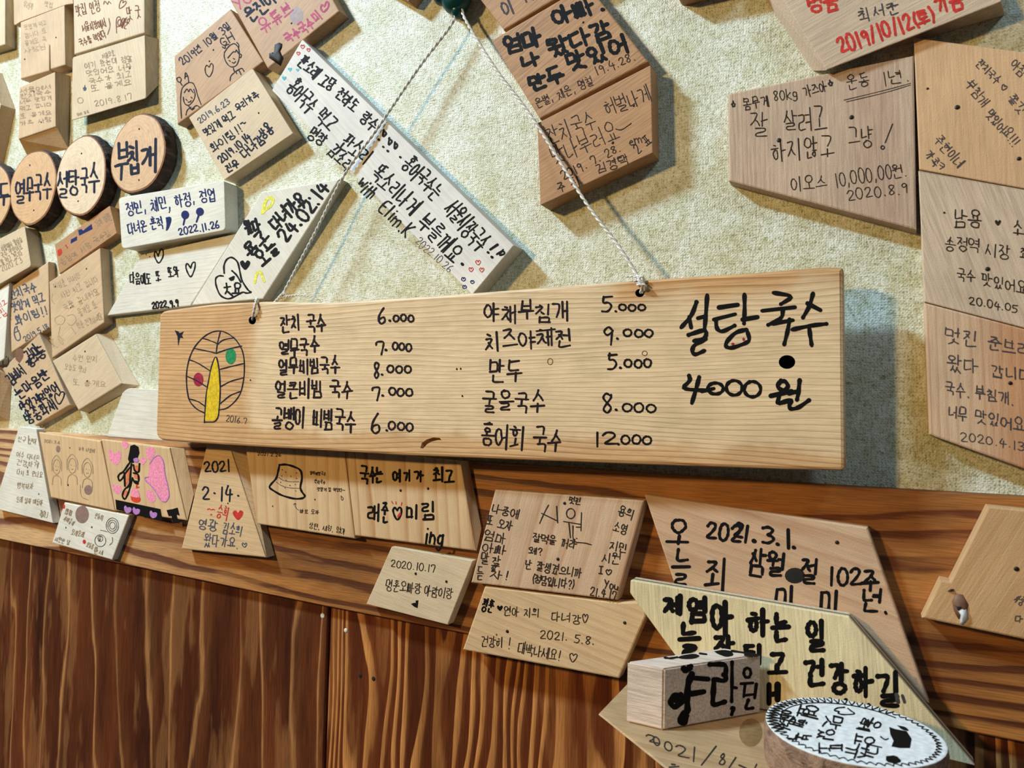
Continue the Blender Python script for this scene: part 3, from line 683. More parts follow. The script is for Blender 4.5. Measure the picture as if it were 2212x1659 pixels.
i.done(); nail(b, s, Z1, 502, 335, 8); nail(b, s, Z1, 222, 530, 8)
b, s = block('pale block with a sloping lower end, just above the round log slices', [(41, 188), (118, 155), (120, 270), (40, 299)], .014, 0, W('oldbeech', 85), back=[(72, 196), (152, 164), (148, 322), (58, 334)])
i = Ink(b, s, 7); i.pen('faint', 1.4)
for y, t in ((800, '서울에서'), (850, '잔치국수'), (900, '너무 맛있게'), (960, '먹고 갑니다'), (1030, '또 올게요'), (1095, '가족 사랑')): i.T(Z1, t, 180, y + 15, 470, y - 30, 42)
i.done(); nail(b, s, Z1, 305, 820, 8); nail(b, s, Z1, 370, 1095, 8)
b, s = block('tan block with brown pen writing and a small drawn face, at the top left', [(157, -60), (312, -85), (312, 71), (160, 118)], .0115, 0, W('pale', 75))
i = Ink(b, s, 8); i.pen('brown', 2)
i.T(Z1, '맛집 인정 ^^', 680, 90, 1000, 30, 100); i.T(Z1, '서울시장에서', 735, 255, 950, 200, 75); i.T(Z1, '국수를 먹었다', 715, 390, 950, 300, 70)
i.T(Z1, '♡', 1070, 25, 1130, 60, 90); i.S(Z1, [(1045, 295), (1040, 160), (1080, 145), (1085, 235), (1050, 240)]); i.O(Z1, 1075, 205, 20, 30); i.T(Z1, '매운', 1090, 190, 1160, 220, 110); i.T(Z1, '맛 굿', 1140, 120, 1265, 100, 110); i.S(Z1, [(975, 165), (990, 230), (965, 310)])
i.done()
b, s = block('pale block with pencil writing and a blue star doodle, under the brown-pen block', [(156, 124, 5), (312, 76), (315, 214, 4), (154, 261)], .0115, 0, W('pale', 75), back=[(188, 130), (342, 84), (342, 186), (190, 250)])
i = Ink(b, s, 9); i.pen('faint', 1.6)
i.T(Z1, '처음으로', 915, 505, 1030, 475, 48)
for y, t in ((560, '여기 왔는데 정말'), (630, '맛있어요 너무'), (700, '국수가 최고'), (770, '또 올게요'), (900, '2019.8.17')): i.T(Z1, t, 760 + (y - 560) * .25, y + 30, 1190, y - 40, 55)
i.T(Z1, '우리 가족', 690, 1030, 800, 1000, 30); i.O(Z1, 720, 900, 25, 25); i.pen('bluegrey', 2.2); i.T(Z1, '☆', 740, 790, 790, 790, 55); i.done(); nail(b, s, Z1, 1165, 610, 8)
b, s = block('grey-brown block half out of frame at the left edge, above the log slices', [(-70, 175), (-26, 150), (1, 226), (-24, 345), (-90, 330)], .013, 0, W('oldbeech', 70), back=[(-40, 180), (4, 158), (33, 236), (6, 362), (-60, 340)])

# ------------------------------------------------------------------ round log slices
def slice_mats(light, dark, seed):
    N = NT('slice_face'); co = N.n('ShaderNodeTexCoord').outputs['Object']
    ln = N.n('ShaderNodeVectorMath', operation='LENGTH'); N.l(N.mapping(co, loc=(seed * .002, 0, -seed * .0015), sc=(1, 0, 1)), ln.inputs[0])
    r = N.math('ADD', ln.outputs['Value'], N.math('MULTIPLY', N.noise(co, 40, 2), .012))
    fr = N.math('FRACT', N.math('MULTIPLY', r, 260))
    ring = N.ramp(fr, [(0, g(.1)), (.6, g(.35)), (.85, g(1)), (1, g(.1))])
    c = N.mix(N.math('MULTIPLY', ring, .5), lin(light), lin(dark))
    heart = N.ramp(r, [(0, g(.35)), (.025, g(.0))]); c = N.mix(heart, c, lin((190, 142, 98)))
    ray = N.noise(co, 180, 2, .6)
    c = N.mix(1.0, c, N.ramp(ray, [(.3, g(.85)), (.6, g(1))]), 'MULTIPLY')
    N.l(c, N.b.inputs['Base Color']); N.b.inputs['Roughness'].default_value = .65; N.bump(ray, .25, .0006)
    return N.m
def bark_material(a, b2):
    N = NT('bark'); co = N.n('ShaderNodeTexCoord').outputs['Object']
    n = N.noise(N.mapping(co, sc=(1, .3, 1)), 140, 4, .65, .6)
    N.l(N.ramp(n, [(.32, lin(a)), (.55, lin(b2)), (.72, lin((104, 80, 60)))]), N.b.inputs['Base Color'])
    N.b.inputs['Roughness'].default_value = .85; N.bump(n, .9, .003); return N.m
bark_mat = bark_material((28, 20, 16), (62, 44, 34))
rim_mat = plain('cambium', (150, 96, 54), .8)
def log_slice(label, cx, cy, ry, t, light, dark, seed, lump):
    rnd = random.Random(seed); c = at(cx, cy, t); R = (at(cx, cy - ry, t) - at(cx, cy + ry, t)).length / 2; n = 40
    ph = [rnd.uniform(0, 6) for _ in range(4)]
    rad = [R * (1 + .02 * math.sin(2 * a + ph[0]) + .015 * math.sin(3 * a + ph[1]) + .008 * math.sin(7 * a + ph[2])) for a in [2 * math.pi * k / n for k in range(n)]]
    ang = [2 * math.pi * k / n for k in range(n)]
    def ring(k, y, j=0): return [Vector((c.x + (k * r + (rnd.uniform(-j, j))) * math.cos(a), y, c.z + (k * r + rnd.uniform(-j, j)) * math.sin(a))) for r, a in zip(rad, ang)]
    bm = bmesh.new(); loft(bm, [ring(1.01, -.0003, .0006), ring(1.05, -t * .3, .0012), ring(1.045, -t * .6, .0012), ring(1.03, -t * .85, .001), ring(1.0, -t * .985, .0006)])
    org = Vector((c.x, 0, c.z))
    o = link('log_slice', bm, bark_mat, origin=org); tag(o, label, 'log slice', 'round log slices naming noodle dishes')
    bm = bmesh.new(); loft(bm, [ring(.998, -t * .9), ring(.998, -t * .995), ring(.97, -t)]); link('rim', bm, rim_mat, o, org)
    bm = bmesh.new(); loft(bm, [ring(.965, -t * .9), ring(.965, -t - .0002), ring(.955, -t - .0004)]); link('cut_face', bm, slice_mats(light, dark, seed), o, org)
    return o, (Vector((0, -t - .0004, 0)), Vector((0, -1, 0)), org)
TL = .0145
b, s = log_slice('largest round log slice, with thick dark bark and three bold characters', 297, 332, 85, TL, (216, 176, 134), (182, 134, 90), 3, 0)
i = Ink(b, s, 11); i.pen('navy', 6.5, jit=.02)
for st in ([(1065, 1285), (1068, 1415)], [(1135, 1275), (1140, 1405)], [(1070, 1350), (1135, 1340)], [(1068, 1418), (1140, 1400)], [(1035, 1490), (1090, 1470), (1150, 1465)], [(1092, 1475), (1085, 1610)],
           [(1165, 1315), (1195, 1325)], [(1155, 1375), (1200, 1355), (1180, 1410), (1145, 1445)], [(1180, 1390), (1205, 1430)], [(1222, 1265), (1228, 1440)], [(1175, 1480), (1180, 1560)], [(1235, 1470), (1240, 1545)], [(1175, 1510), (1235, 1500)], [(1180, 1560), (1240, 1548)],
           [(1270, 1350), (1335, 1330), (1320, 1400), (1275, 1470)], [(1345, 1320), (1345, 1480)], [(1345, 1390), (1395, 1380)], [(1395, 1245), (1392, 1540)]): i.S(Z1, st)
i.done(); nail(b, s, Z1, 1247, 1155, 9); nail(b, s, Z1, 1245, 1612, 9)
b, s = log_slice('pale round log slice left of the largest one, with four dark characters', 175, 380, 84, TL, (228, 204, 172), (200, 164, 124), 5, 0)
i = Ink(b, s, 12); i.pen('navy', 4.6, jit=.025)
for t, x0, y0, x1, y1 in (('설', 520, 80, 605, 320), ('탕', 615, 70, 705, 295), ('국', 725, 60, 790, 280), ('수', 800, 25, 890, 265)): i.C(Z3, t, x0, y0, x1, y1)
i.done(); nail(b, s, Z3, 700, 350, 9); nail(b, s, Z1, 730, 1375, 9)
b, s = log_slice('tan round log slice between the pale one and the one at the picture edge', 71, 405, 80, TL, (214, 172, 126), (182, 132, 86), 8, 0)
i = Ink(b, s, 13); i.pen('navy', 4.6, jit=.025)
for t, x0, y0, x1, y1 in (('열', 140, 165, 225, 380), ('무', 235, 140, 300, 350), ('국', 310, 110, 375, 345), ('수', 385, 95, 460, 330)): i.C(Z3, t, x0, y0, x1, y1)
i.done(); nail(b, s, Z1, 268, 1480, 9); nail(b, s, Z3, 303, 432, 9)
b, s = log_slice('round log slice cut in half by the left picture edge, last of its row', -19, 427, 72, TL, (214, 174, 128), (182, 134, 88), 10, 0)
i = Ink(b, s, 14); i.pen('navy', 5, jit=.025)
for t, x0, y0, x1, y1 in (('만', -130, 230, -30, 430), ('두', -10, 195, 85, 400)): i.C(Z3, t, x0, y0, x1, y1)
i.done()

# ================================================================== left of the middle, upper
b, s = block('tan block with two drawn children and a heart, left of the pink-pen block', [(376, 121), (497, 19), (569, 133), (383, 269)], .0115, 0, W('beech', -38))
i = Ink(b, s, 15); i.pen('navy', 2.6)
i.T(Z2, '2019년 10월 3일', 165, 560, 610, 215, 70)
i.pen('marker', 2.4, 'drawing')
i.S(Z2, [(420, 600), (400, 580), (385, 610), (390, 660), (425, 697), (455, 640), (460, 580), (440, 565), (425, 600)])
i.T(Z2, 'GH', 520, 390, 650, 320, 85)
for st in ([(560, 470), (600, 410), (650, 385), (690, 430), (695, 520), (670, 590), (620, 605), (580, 570), (555, 510), (560, 470)], [(590, 520), (640, 460), (660, 470), (665, 440), (685, 480)], [(690, 480), (715, 490), (705, 520), (690, 510)], [(630, 560), (645, 568), (660, 552)], [(600, 540), (612, 550)], [(640, 525), (652, 530)],
           [(640, 610), (650, 650), (690, 620), (720, 610), (735, 640)], [(610, 725), (615, 680), (650, 650)], [(690, 630), (710, 670)], [(660, 640), (670, 660)], [(540, 420), (570, 440), (565, 410), (600, 395)], [(670, 380), (690, 400), (685, 440)],
           [(175, 1060), (165, 900), (175, 790), (230, 740), (280, 740), (305, 800), (320, 860), (350, 935)], [(190, 870), (200, 930), (240, 950), (285, 900), (300, 850), (285, 800)], [(200, 830), (225, 790), (240, 830), (250, 790), (280, 830)], [(215, 890), (225, 900)], [(260, 870), (270, 880)], [(235, 915), (250, 915), (262, 900)],
           [(240, 950), (260, 985), (310, 940), (335, 960)], [(215, 1030), (225, 985), (260, 960)], [(270, 985), (290, 970)], [(180, 765), (165, 740), (140, 730), (130, 700), (160, 690), (175, 710), (165, 740)], [(205, 705), (210, 640), (235, 690), (240, 740)], [(205, 690), (230, 680)]): i.S(Z2, st)
i.done(); nail(b, s, Z2, 460, 447, 9); nail(b, s, Z2, 425, 548, 9)
b, s = block('cream block dated twice in dark pen, below the drawn children', [(408, 254), (545, 147, 6), (633, 288), (484, 389)], .0135, 0, W('pale', -38, contrast=.25))
i = Ink(b, s, 16); i.pen('bluegrey', 2.4)
i.T(Z2, '2019.6.23', 325, 1085, 605, 900, 55); i.pen('navy', 2.8)
i.T(Z2, '맛있게 먹고', 380, 1195, 650, 1015, 75); i.T(Z2, '우리가족', 665, 975, 865, 835, 65); i.T(Z2, '화이팅!!', 440, 1330, 720, 1140, 80); i.S(Z2, [(705, 1110), (720, 1095), (735, 1110), (750, 1095)])
i.pen('navy', 3.6); i.T(Z2, '2019.10.14', 515, 1440, 790, 1215, 70); i.T(Z2, '진우', 575, 1510, 690, 1455, 75); i.T(Z2, '다녀감', 720, 1390, 910, 1230, 95); i.T(Z2, '상용', 880, 1210, 985, 1130, 110)
i.done(); nail(b, s, Z2, 866, 1012, 9)
knot_dark = plain('knot_wood', (30, 18, 14), .7); knot_grey = plain('knot_wood', (142, 114, 104), .6); knot_brown = plain('knot_wood', (120, 84, 62), .6)
def knot(owner, s, V, pts, mat, h=.00012, name='knot'):
    p, n, org = s; q = [on_plane(V[0] + x / V[2], V[1] + y / V[2], p, n) for x, y in pts]
    c = sum(q, Vector()) / len(q)
    bm = bmesh.new(); loft(bm, [[v - n * .0008 for v in q], [v + n * .00006 for v in q], [v.lerp(c, .45) + n * h for v in q]])
    return link(name, bm, mat, owner, org, h > .001)
b, s = block('tan block with pink and navy marker and a dark rotted knot at its lower corner', [(449, -80), (499, 5), (578, 148), (733, 24), (673, -84)], .0135, 0, W('beech', -38, contrast=.3))
i = Ink(b, s, 17); i.pen('pink', 3.4); i.T(Z2, 'YOU', 655, 55, 860, -95, 95); i.T(Z2, '유튜브', 880, 245, 1180, 55, 130); i.pen('navy', 5); i.T(Z2, '은진이', 760, 145, 1010, -45, 125)
i.pen('pink', 4); i.T(Z2, '국수국수', 1110, 350, 1360, 190, 100); i.T(Z2, '미', 1360, 165, 1420, 115, 95); i.S(Z2, [(1455, 55), (1430, 40), (1420, 75), (1445, 115), (1490, 70), (1495, 20), (1470, 15), (1460, 50)]); i.done()
knot(b, s, Z2, [(960, 480), (985, 470), (1000, 490), (1010, 400), (1050, 380), (1080, 395), (1075, 430), (1060, 460), (1085, 520), (1060, 590), (990, 540), (960, 520)], knot_dark, .0012)
knot(b, s, Z2, oval(1205, 140, 60, 80, 16)[:-1], knot_grey)
nail(b, s, Z2, 1160, 208, 9)
b, s = block('long whitewashed plank sloping down behind the cord, black writing and small hearts', [(653, 85, 3), (1110, 530), (1020, 637), (587, 195, 3)], .017, 0, W('greywhite', 44), group=None, name='message_plank', cat='wooden plank')
i = Ink(b, s, 18); i.pen('marker', 4)
i.T(Z5, '판소래', 205, 195, 310, 295, 85); i.T(Z5, '고당', 330, 315, 405, 370, 75); i.T(Z5, '전라도', 435, 395, 550, 500, 75); i.T(Z5, '랑수', 585, 540, 670, 620, 85)
for x, y in ((700, 640), (735, 690), (770, 715)): i.S(Z5, [(x + 10, y - 5), (x + 32, y + 12), (x + 5, y + 40), (x + 12, y - 10)], 4.5)
for x, y in ((680, 690), (708, 735), (735, 760), (812, 798)): i.S(Z5, [(x, y), (x + 4, y + 3)], 5)
i.T(Z5, '홍어국수', 135, 350, 290, 500, 110); i.T(Z5, '먹고', 320, 520, 410, 620, 110); i.T(Z5, '판소리', 470, 690, 630, 820, 105)
i.T(Z5, '홍어국수는', 850, 825, 1060, 1040, 115); i.T(Z5, '서울시장국수', 1120, 1090, 1340, 1360, 125)
i.S(Z5, [(1415, 1340), (1370, 1370)], 6); i.S(Z5, [(1410, 1400), (1445, 1375), (1465, 1395), (1420, 1410), (1450, 1370)], 4); i.S(Z5, [(1355, 1387), (1360, 1391)], 6); i.S(Z5, [(1378, 1415), (1383, 1419)], 6)
i.T(Z5, '명창', 262, 640, 355, 710, 80); i.T(Z5, '김소리', 395, 740, 515, 870, 85)
i.T(Z5, '똑소리나게', 660, 880, 920, 1130, 115); i.T(Z5, '부를께요', 950, 1180, 1190, 1420, 125); i.S(Z5, [(1195, 1458), (1200, 1463)], 6)
i.T(Z5, 'with', 570, 945, 660, 1040, 85); i.T(Z5, 'Elim.K', 700, 1090, 885, 1270, 85)
i.pen('greyink', 1.6); i.T(Z5, '2022.10.26', 920, 1310, 1135, 1500, 50)
i.pen('red', 1.8, 'heart')
for x, y, r in ((212, 118, 14), (248, 138, 12), (185, 160, 12), (1295, 1452, 18), (1252, 1495, 16), (1318, 1497, 16)): i.S(Z5, [(x, y - 4), (x - 6, y - r), (x - r, y - r * .3), (x, y + r), (x + r, y - r * .3), (x + 6, y - r), (x, y - 4)])
i.pen('teal', 2.5, 'heart')
for x, y, r in ((133, 258, 14), (180, 262, 11), (97, 312, 15)): i.heart(Z5, x, y, r)
i.pen('blue', 2.2, 'heart')
for x, y, r in ((1205, 1555, 15), (1260, 1572, 13), (1212, 1603, 14)): i.S(Z5, [(x, y - 4), (x - 6, y - r), (x - r, y), (x, y + r * .8), (x + r, y), (x + 4, y - r), (x, y - 4)])
i.done()
b, s = block('white plank slanting up under the cord, bold black writing and yellow loops', [(565, 414), (734, 386), (568, 646), (413, 660)], .011, 0, W('white', 46, contrast=.5, freq=420), group=None, name='message_plank', cat='wooden plank')
i = Ink(b, s, 19); i.pen('marker', 6)
i.T(Z4, '왔다', 1375, 640, 1520, 600, 130); i.T(Z4, '용고', 1380, 870, 1580, 660, 120); i.T(Z4, '다녀가요.', 1615, 595, 1970, 290, 140)
i.T(Z4, '오늘', 1500, 940, 1680, 790, 150); i.T(Z4, '24.02.14', 1720, 740, 2150, 210, 130)
i.pen('marker', 4, 'drawing')
for st in ([(1170, 1060), (1165, 990), (1190, 930), (1240, 905), (1300, 950), (1320, 1050), (1335, 1130), (1400, 1230), (1435, 1245), (1380, 1255), (1350, 1240), (1300, 1270), (1210, 1315), (1130, 1280), (1090, 1180), (1085, 1110), (1120, 1085), (1160, 1090)], [(1190, 1160), (1200, 1220), (1180, 1260)], [(1170, 1200), (1230, 1190)], [(1205, 1240), (1250, 1280)], [(1245, 1040), (1290, 1080), (1330, 1150)]): i.S(Z4, st)
i.C(Z4, '요', 1250, 1150, 1340, 1260); i.fill(Z4, [(1210, 1110), (1275, 1080), (1265, 1130), (1230, 1140)]); i.heart(Z4, 1370, 985, 55)
i.pen('yellow', 6, 'drawing'); i.S(Z4, [(1540, 470), (1560, 380), (1600, 335), (1640, 350), (1625, 410), (1560, 460), (1530, 490)], 7); i.S(Z4, [(1460, 1150), (1480, 1060), (1520, 1040), (1550, 1140)], 6); i.done()
b, s = block('light plank with two black hearts, above the left end of the menu board', [(231, 682), (306, 550), (511, 504), (411, 661)], .008, 0, W('white', -2), name='message_plank', cat='wooden plank', group=None)
i = Ink(b, s, 20); i.pen('marker', 3)
i.S(Z4, [(540, 900), (515, 845), (500, 880), (510, 920), (545, 978), (590, 900), (585, 835), (560, 830), (540, 900)], 3.4); i.S(Z4, [(850, 1015), (815, 960), (800, 1000), (820, 1060), (852, 1110), (890, 1020), (895, 955), (865, 960), (850, 1015)], 3.4)
i.T(Z4, '다음에도', 270, 1120, 475, 1110, 105); i.T(Z4, '또', 515, 1090, 570, 1085, 90); i.T(Z4, '또와', 630, 1060, 745, 1045, 95); i.pen('marker', 3.6); i.T(Z4, '2022.9.9', 480, 1370, 740, 1350, 62); i.done()
nail(b, s, Z4, 458, 905, 7); nail(b, s, Z4, 425, 885, 6)
b, s = block('white rounded block with blue pen writing and two small blue trees', [(256, 427, 9), (484, 390, 5), (487, 497, 9), (263, 538, 10)], .0165, 0, W('white', -8, contrast=.15))
i = Ink(b, s, 21); i.pen('blue', 3)
i.T(Z4, '정민, 채민, 하정, 정엽', 235, 450, 1095, 310, 120); i.T(Z4, '다녀온 흔적', 250, 640, 590, 580, 110); i.T(Z4, '2022.11.26', 735, 665, 1130, 590, 70)
i.fill(Z4, [(610, 530), (660, 520), (668, 560), (640, 640), (610, 665), (620, 600)]); i.pen('blue', 3, 'drawing')
i.disc(Z4, 797, 505, 38, 42); i.S(Z4, [(795, 530), (780, 600)], 4); i.disc(Z4, 938, 475, 38, 40); i.S(Z4, [(930, 500), (905, 572)], 4); i.done(); nail(b, s, Z4, 645, 480, 8)

# ================================================================== left column, lower
b, s = block('pale rounded block with tiny grey writing at the left edge, below the log slices', [(-60, 546), (53, 488, 6), (67, 575, 6), (-50, 642)], .0155, 0, W('pale', -28, contrast=.25))
i = Ink(b, s, 22); i.pen('faint', 1.5)
for k in range(4): i.T(Z3, ('서울에서 왔어요', '국수 맛있어요', '잘 먹고 갑니다', '2020.2.3')[k], 10, 780 + k * 60, 200, 690 + k * 60, 55)
i.done()
b, s = block('narrow reddish strip block with a red leaf and blue scribble, under the pale log slice', [(118, 528), (237, 444, 3), (252, 504), (128, 592)], .010, 0, W('cherry', -33, contrast=.3))
i = Ink(b, s, 23); i.pen('faint', 1.4); i.T(Z3, '송정역 시장 국수집', 545, 905, 990, 620, 60); i.T(Z3, '기차 여행', 860, 560, 990, 480, 70)
i.pen('red', 2, 'drawing'); i.fill(Z3, [(515, 790), (550, 770), (560, 820), (520, 850)]); i.S(Z3, [(590, 745), (605, 770)], 3)
i.pen('blue', 2, 'drawing'); i.fill(Z3, [(700, 610), (730, 600), (745, 615), (820, 555), (830, 600), (710, 660)], 0); i.fill(Z3, [(635, 695), (690, 665), (690, 700), (635, 730)], 0); i.done()
b, s = block('cream block with faint pencil doodles of faces, under the reddish strip', [(106, 609), (216, 535), (225, 697), (112, 774)], .011, 0, W('oldbeech', -33, contrast=.2))
i = Ink(b, s, 24); i.pen('pale', 1.5)
i.T(Z3, '의성초 이서진', 480, 1120, 720, 1010, 60); i.T(Z3, '사진 찍고 갑니다', 550, 1200, 880, 1040, 60); i.T(Z3, '국물 끝내줘요', 570, 1310, 890, 1150, 60); i.T(Z3, '올게요 또', 700, 1350, 870, 1270, 65); i.T(Z3, '현준 건강하세요', 690, 1470, 920, 1380, 60); i.T(Z3, 'KMG', 470, 1640, 560, 1590, 90)
for st in ([(490, 1400), (540, 1370), (590, 1400), (560, 1460), (500, 1450), (490, 1400)], [(600, 1380), (660, 1360), (690, 1420), (640, 1470), (600, 1440)], [(540, 1470), (520, 1560), (580, 1600)], [(640, 1480), (680, 1540)], [(470, 1180), (460, 1240), (490, 1270)]): i.S(Z3, st)
i.done(); nail(b, s, Z3, 775, 955, 8); nail(b, s, Z3, 632, 1305, 7); nail(b, s, Z3, 497, 1115, 9)
b, s = block('pale block with navy noodle message and a thumb drawing, left of the pencil doodles', [(20, 622), (104, 565), (107, 708), (24, 762)], .0085, 0, W('oldbeech', -33, contrast=.25))
i = Ink(b, s, 25); i.pen('bluegrey', 2.8)
i.T(Z3, '잔치국수', 90, 1195, 330, 1110, 85); i.T(Z3, '맛있게 먹고', 105, 1300, 405, 1210, 80); i.T(Z3, '화이팅!!', 135, 1420, 430, 1320, 85); i.pen('bluegrey', 2); i.T(Z3, '2019.5.18', 215, 1590, 435, 1460, 45); i.S(Z3, [(135, 1480), (125, 1540), (150, 1605), (185, 1590), (180, 1540), (150, 1490), (160, 1470), (135, 1480)], 2.6); i.S(Z3, [(130, 1530), (170, 1510)], 2); i.done()
b, s = block('white-faced block with red marks cut off at the left edge, beside the thumb block', [(-70, 672), (20, 611), (9, 775), (-70, 830)], .012, 0, W('white', -33, contrast=.15))
i = Ink(b, s, 26); i.pen('red', 1.6); i.T(L1, '맛집', -40, 440, 50, 370, 70); i.T(L1, '최고', -20, 340, 60, 290, 50); i.done()
b, s = block('tilted pale block crowded with bold navy writing, a knot and a heart', [(5, 797), (84, 721), (151, 875), (75, 920)], .010, 0, W('oldbeech', -33, contrast=.2))
i = Ink(b, s, 27); i.pen('navy', 3.6)
i.T(L1, '김마', 240, 790, 350, 700, 100); i.T(L1, '장소', 250, 860, 350, 770, 80); i.T(L1, '동', 330, 760, 410, 720, 110); i.T(L1, '김비서', 75, 1000, 215, 890, 105); i.T(L1, '는마음반', 145, 1130, 440, 930, 105); i.T(L1, '맛있게먹었어', 190, 1260, 530, 1060, 95); i.T(L1, '방송화새', 235, 1360, 500, 1200, 105); i.S(L1, [(180, 1190), (188, 1194)], 4)
i.pen('navy', 3, 'drawing'); i.S(L1, [(530, 1140), (495, 1110), (490, 1160), (530, 1230), (575, 1150), (575, 1105), (545, 1105), (530, 1140)]); i.S(L1, [(60, 790), (30, 810), (25, 860), (55, 885), (80, 850), (75, 800)], 2.6); i.done()
knot(b, s, L1, [(145, 725), (180, 712), (213, 735), (208, 800), (175, 850), (140, 815), (132, 765)], knot_brown)
b, s = block('blank cream block with a hollow curved side, leaning below the pencil doodles', [(112, 779), (205, 721), (261, 828), (169, 886)], .010, 0, W('pale', -33, contrast=.25), back=[(138, 788), (238, 722), (300, 832), (190, 892)])
i = Ink(b, s, 28); i.pen('pale', 1.2); i.T(L1, '수원 민지', 650, 800, 880, 810, 60); i.T(L1, '오늘도 맛나', 580, 880, 780, 910, 55); i.T(L1, '또 올게요', 650, 1010, 960, 1040, 50); i.done(); nail(b, s, L1, 762, 742, 9); nail(b, s, L1, 783, 1008, 9)
b, s = block('grey-brown block mostly out of frame at the left edge, below the heart-marked block', [(-90, 760), (-22, 765), (-4, 800), (-8, 895), (-90, 905)], .010, 0, W('oldbeech', -33), back=[(-70, 765), (2, 770), (26, 815), (20, 908), (-60, 915)])
b, s = block('plain pale board peeking out behind the lower left corner of the menu board', [(231, 944), (264, 849), (276, 838, 8), (430, 846), (430, 958)], .0075, 0, W('white', 2, contrast=.5, freq=180), name='message_plank', cat='wooden plank', group=None)

# ================================================================== upper right
b, s = block('dark-sided block cut by the top edge, right of the white plank end', [(760, -70), (882, 3), (918, -45), (850, -130)], .013, 0, W('cherry', 30))
b, s = block('tan block with grey letters at the top edge, above the bold marker block', [(1000, -50), (1088, 65), (1300, -62), (1210, -150)], .014, 0, W('cherry', -30))
i = Ink(b, s, 30); i.pen('greyink', 4.5); i.T(Z6, '이', 940, 70, 1035, 30, 120); i.T(Z6, '거', 1080, -20, 1150, -60, 110); i.done()
b, s = block('brown block with bold black marker lettering, stacked right of the cord', [(1061, 87), (1268, -35), (1400, 133), (1166, 257)], .015, 0, W('cherry', -30, fiber=.35))
i = Ink(b, s, 31); i.pen('black', 8.4, jit=.025)
i.T(Z6, '엄마,', 965, 325, 1290, 240, 125); i.T(Z6, '아빠.', 1310, 140, 1680, 0, 125); i.T(Z6, '나', 1090, 445, 1225, 400, 95); i.T(Z6, '왔다감', 1280, 350, 1740, 190, 125); i.T(Z6, '만두', 1145, 605, 1400, 520, 115); i.T(Z6, '맛있어', 1415, 455, 1860, 300, 125)
i.pen('pen', 2); i.T(Z6, '은별, 재은, 명철', 1185, 745, 1600, 575, 75); i.T(Z6, '19.4.28.', 1610, 515, 1900, 400, 60); i.done(); nail(b, s, Z6, 1525, 160, 8)
b, s = block('brown block with thin pen writing, lowest of the three right of the cord', [(1160, 266), (1406, 140, 4), (1410, 330), (1167, 444, 5)], .017, 0, W('cherry', -26, contrast=.45))
i = Ink(b, s, 32); i.pen('pen', 2.2)
i.T(Z6, '잔치국수', 1270, 975, 1620, 850, 130); i.T(Z6, '허벌나게', 1680, 780, 2010, 660, 120); i.T(Z6, '맛나부러요', 1300, 1120, 1780, 920, 130); i.S(Z6, [(1760, 925), (1800, 935), (1870, 885)])
i.T(Z6, '2019. 7. 28.', 1370, 1260, 1790, 1050, 62); i.T(Z6, '김경택', 1620, 1215, 1860, 1140, 75); i.T(Z6, 'em', 1850, 1015, 1945, 985, 70); i.T(Z6, '2N표', 1895, 1075, 2010, 990, 75); i.T(Z6, '주 희', 1340, 1345, 1500, 1290, 75); i.done(); nail(b, s, Z6, 1887, 758, 8); nail(b, s, Z6, 1737, 1023, 10)
b, s = block('dark rounded block end at the top edge, left of the red-dated plank', [(1452, -80), (1460, -9, 10), (1610, -45), (1600, -120)], .015, 0, W('cherry', -15), corner=3)
b, s = block('grey-tan plank with a large red date at the top right', [(1652, -66), (1786, 152), (2164, 3, 5), (2128, -70)], .0175, 0, W('greycedar', -22, contrast=.3), back=[(1612, -66), (1756, 153), (2172, 32), (2134, -48)], name='message_plank', cat='wooden plank', group=None)
i = Ink(b, s, 33); i.pen('red', 6.5); i.T(Z7, '2019/10/12(토)', 1120, 275, 1690, 75, 95); i.T(Z7, '기쁨', 1690, 40, 1860, -10, 105); i.T(Z7, '명품', 945, 35, 1130, 5, 110); i.pen('greyink', 3); i.T(Z7, '최서준', 1240, 95, 1480, 35, 75); i.done()
b, s = block('weathered striped block with pen writing, just under the red-dated plank', [(1572, 202), (1974, 119), (1980, 497), (1574, 391)], .012, 0, W('greycedar', 88, freq=330, tone=(186, 150, 128)))
i = Ink(b, s, 34); i.pen('pen', 2.3)
i.T(Z7, '☆', 480, 620, 528, 615, 45); i.T(Z7, '몸무게', 560, 615, 715, 590, 65); i.T(Z7, '80kg', 735, 565, 885, 545, 60); i.T(Z7, '가즈아', 915, 540, 1055, 505, 65); i.T(Z7, '☆', 1050, 500, 1105, 488, 45)
i.T(Z7, '운동', 1170, 495, 1310, 465, 85); i.T(Z7, '1년.', 1375, 470, 1545, 445, 85); i.S(Z7, [(1150, 590), (1400, 530), (1545, 490)], 1.6); i.S(Z7, [(1165, 600), (1400, 545), (1545, 500)], 1.6)
i.pen('pen', 2.8); i.T(Z7, '잘', 610, 735, 720, 730, 145); i.T(Z7, '살려고', 800, 710, 1060, 690, 140); i.T(Z7, '하지않고', 725, 890, 1110, 860, 115); i.T(Z7, '그냥', 1175, 815, 1330, 805, 110); i.S(Z7, [(1438, 730), (1395, 840)]); i.O(Z7, 1380, 868, 10, 10)
i.pen('pen', 2.3); i.T(Z7, '이오스', 840, 1085, 1065, 1070, 85); i.T(Z7, '10,000,00원.', 1095, 1060, 1525, 995, 85); i.T(Z7, '2020.8.9', 1170, 1150, 1540, 1100, 65); i.done()
nail(b, s, Z7, 1197, 690, 13); nail(b, s, Z7, 770, 825, 13)
b, s = block('pale orange block with slanting pencil lines, topmost at the right edge', [(1974, 81, 4), (2310, 126), (2310, 425), (1986, 366)], .012, 0, W('orange', 88, freq=120, contrast=.35))
i = Ink(b, s, 35); i.pen('greyink', 2.4); 
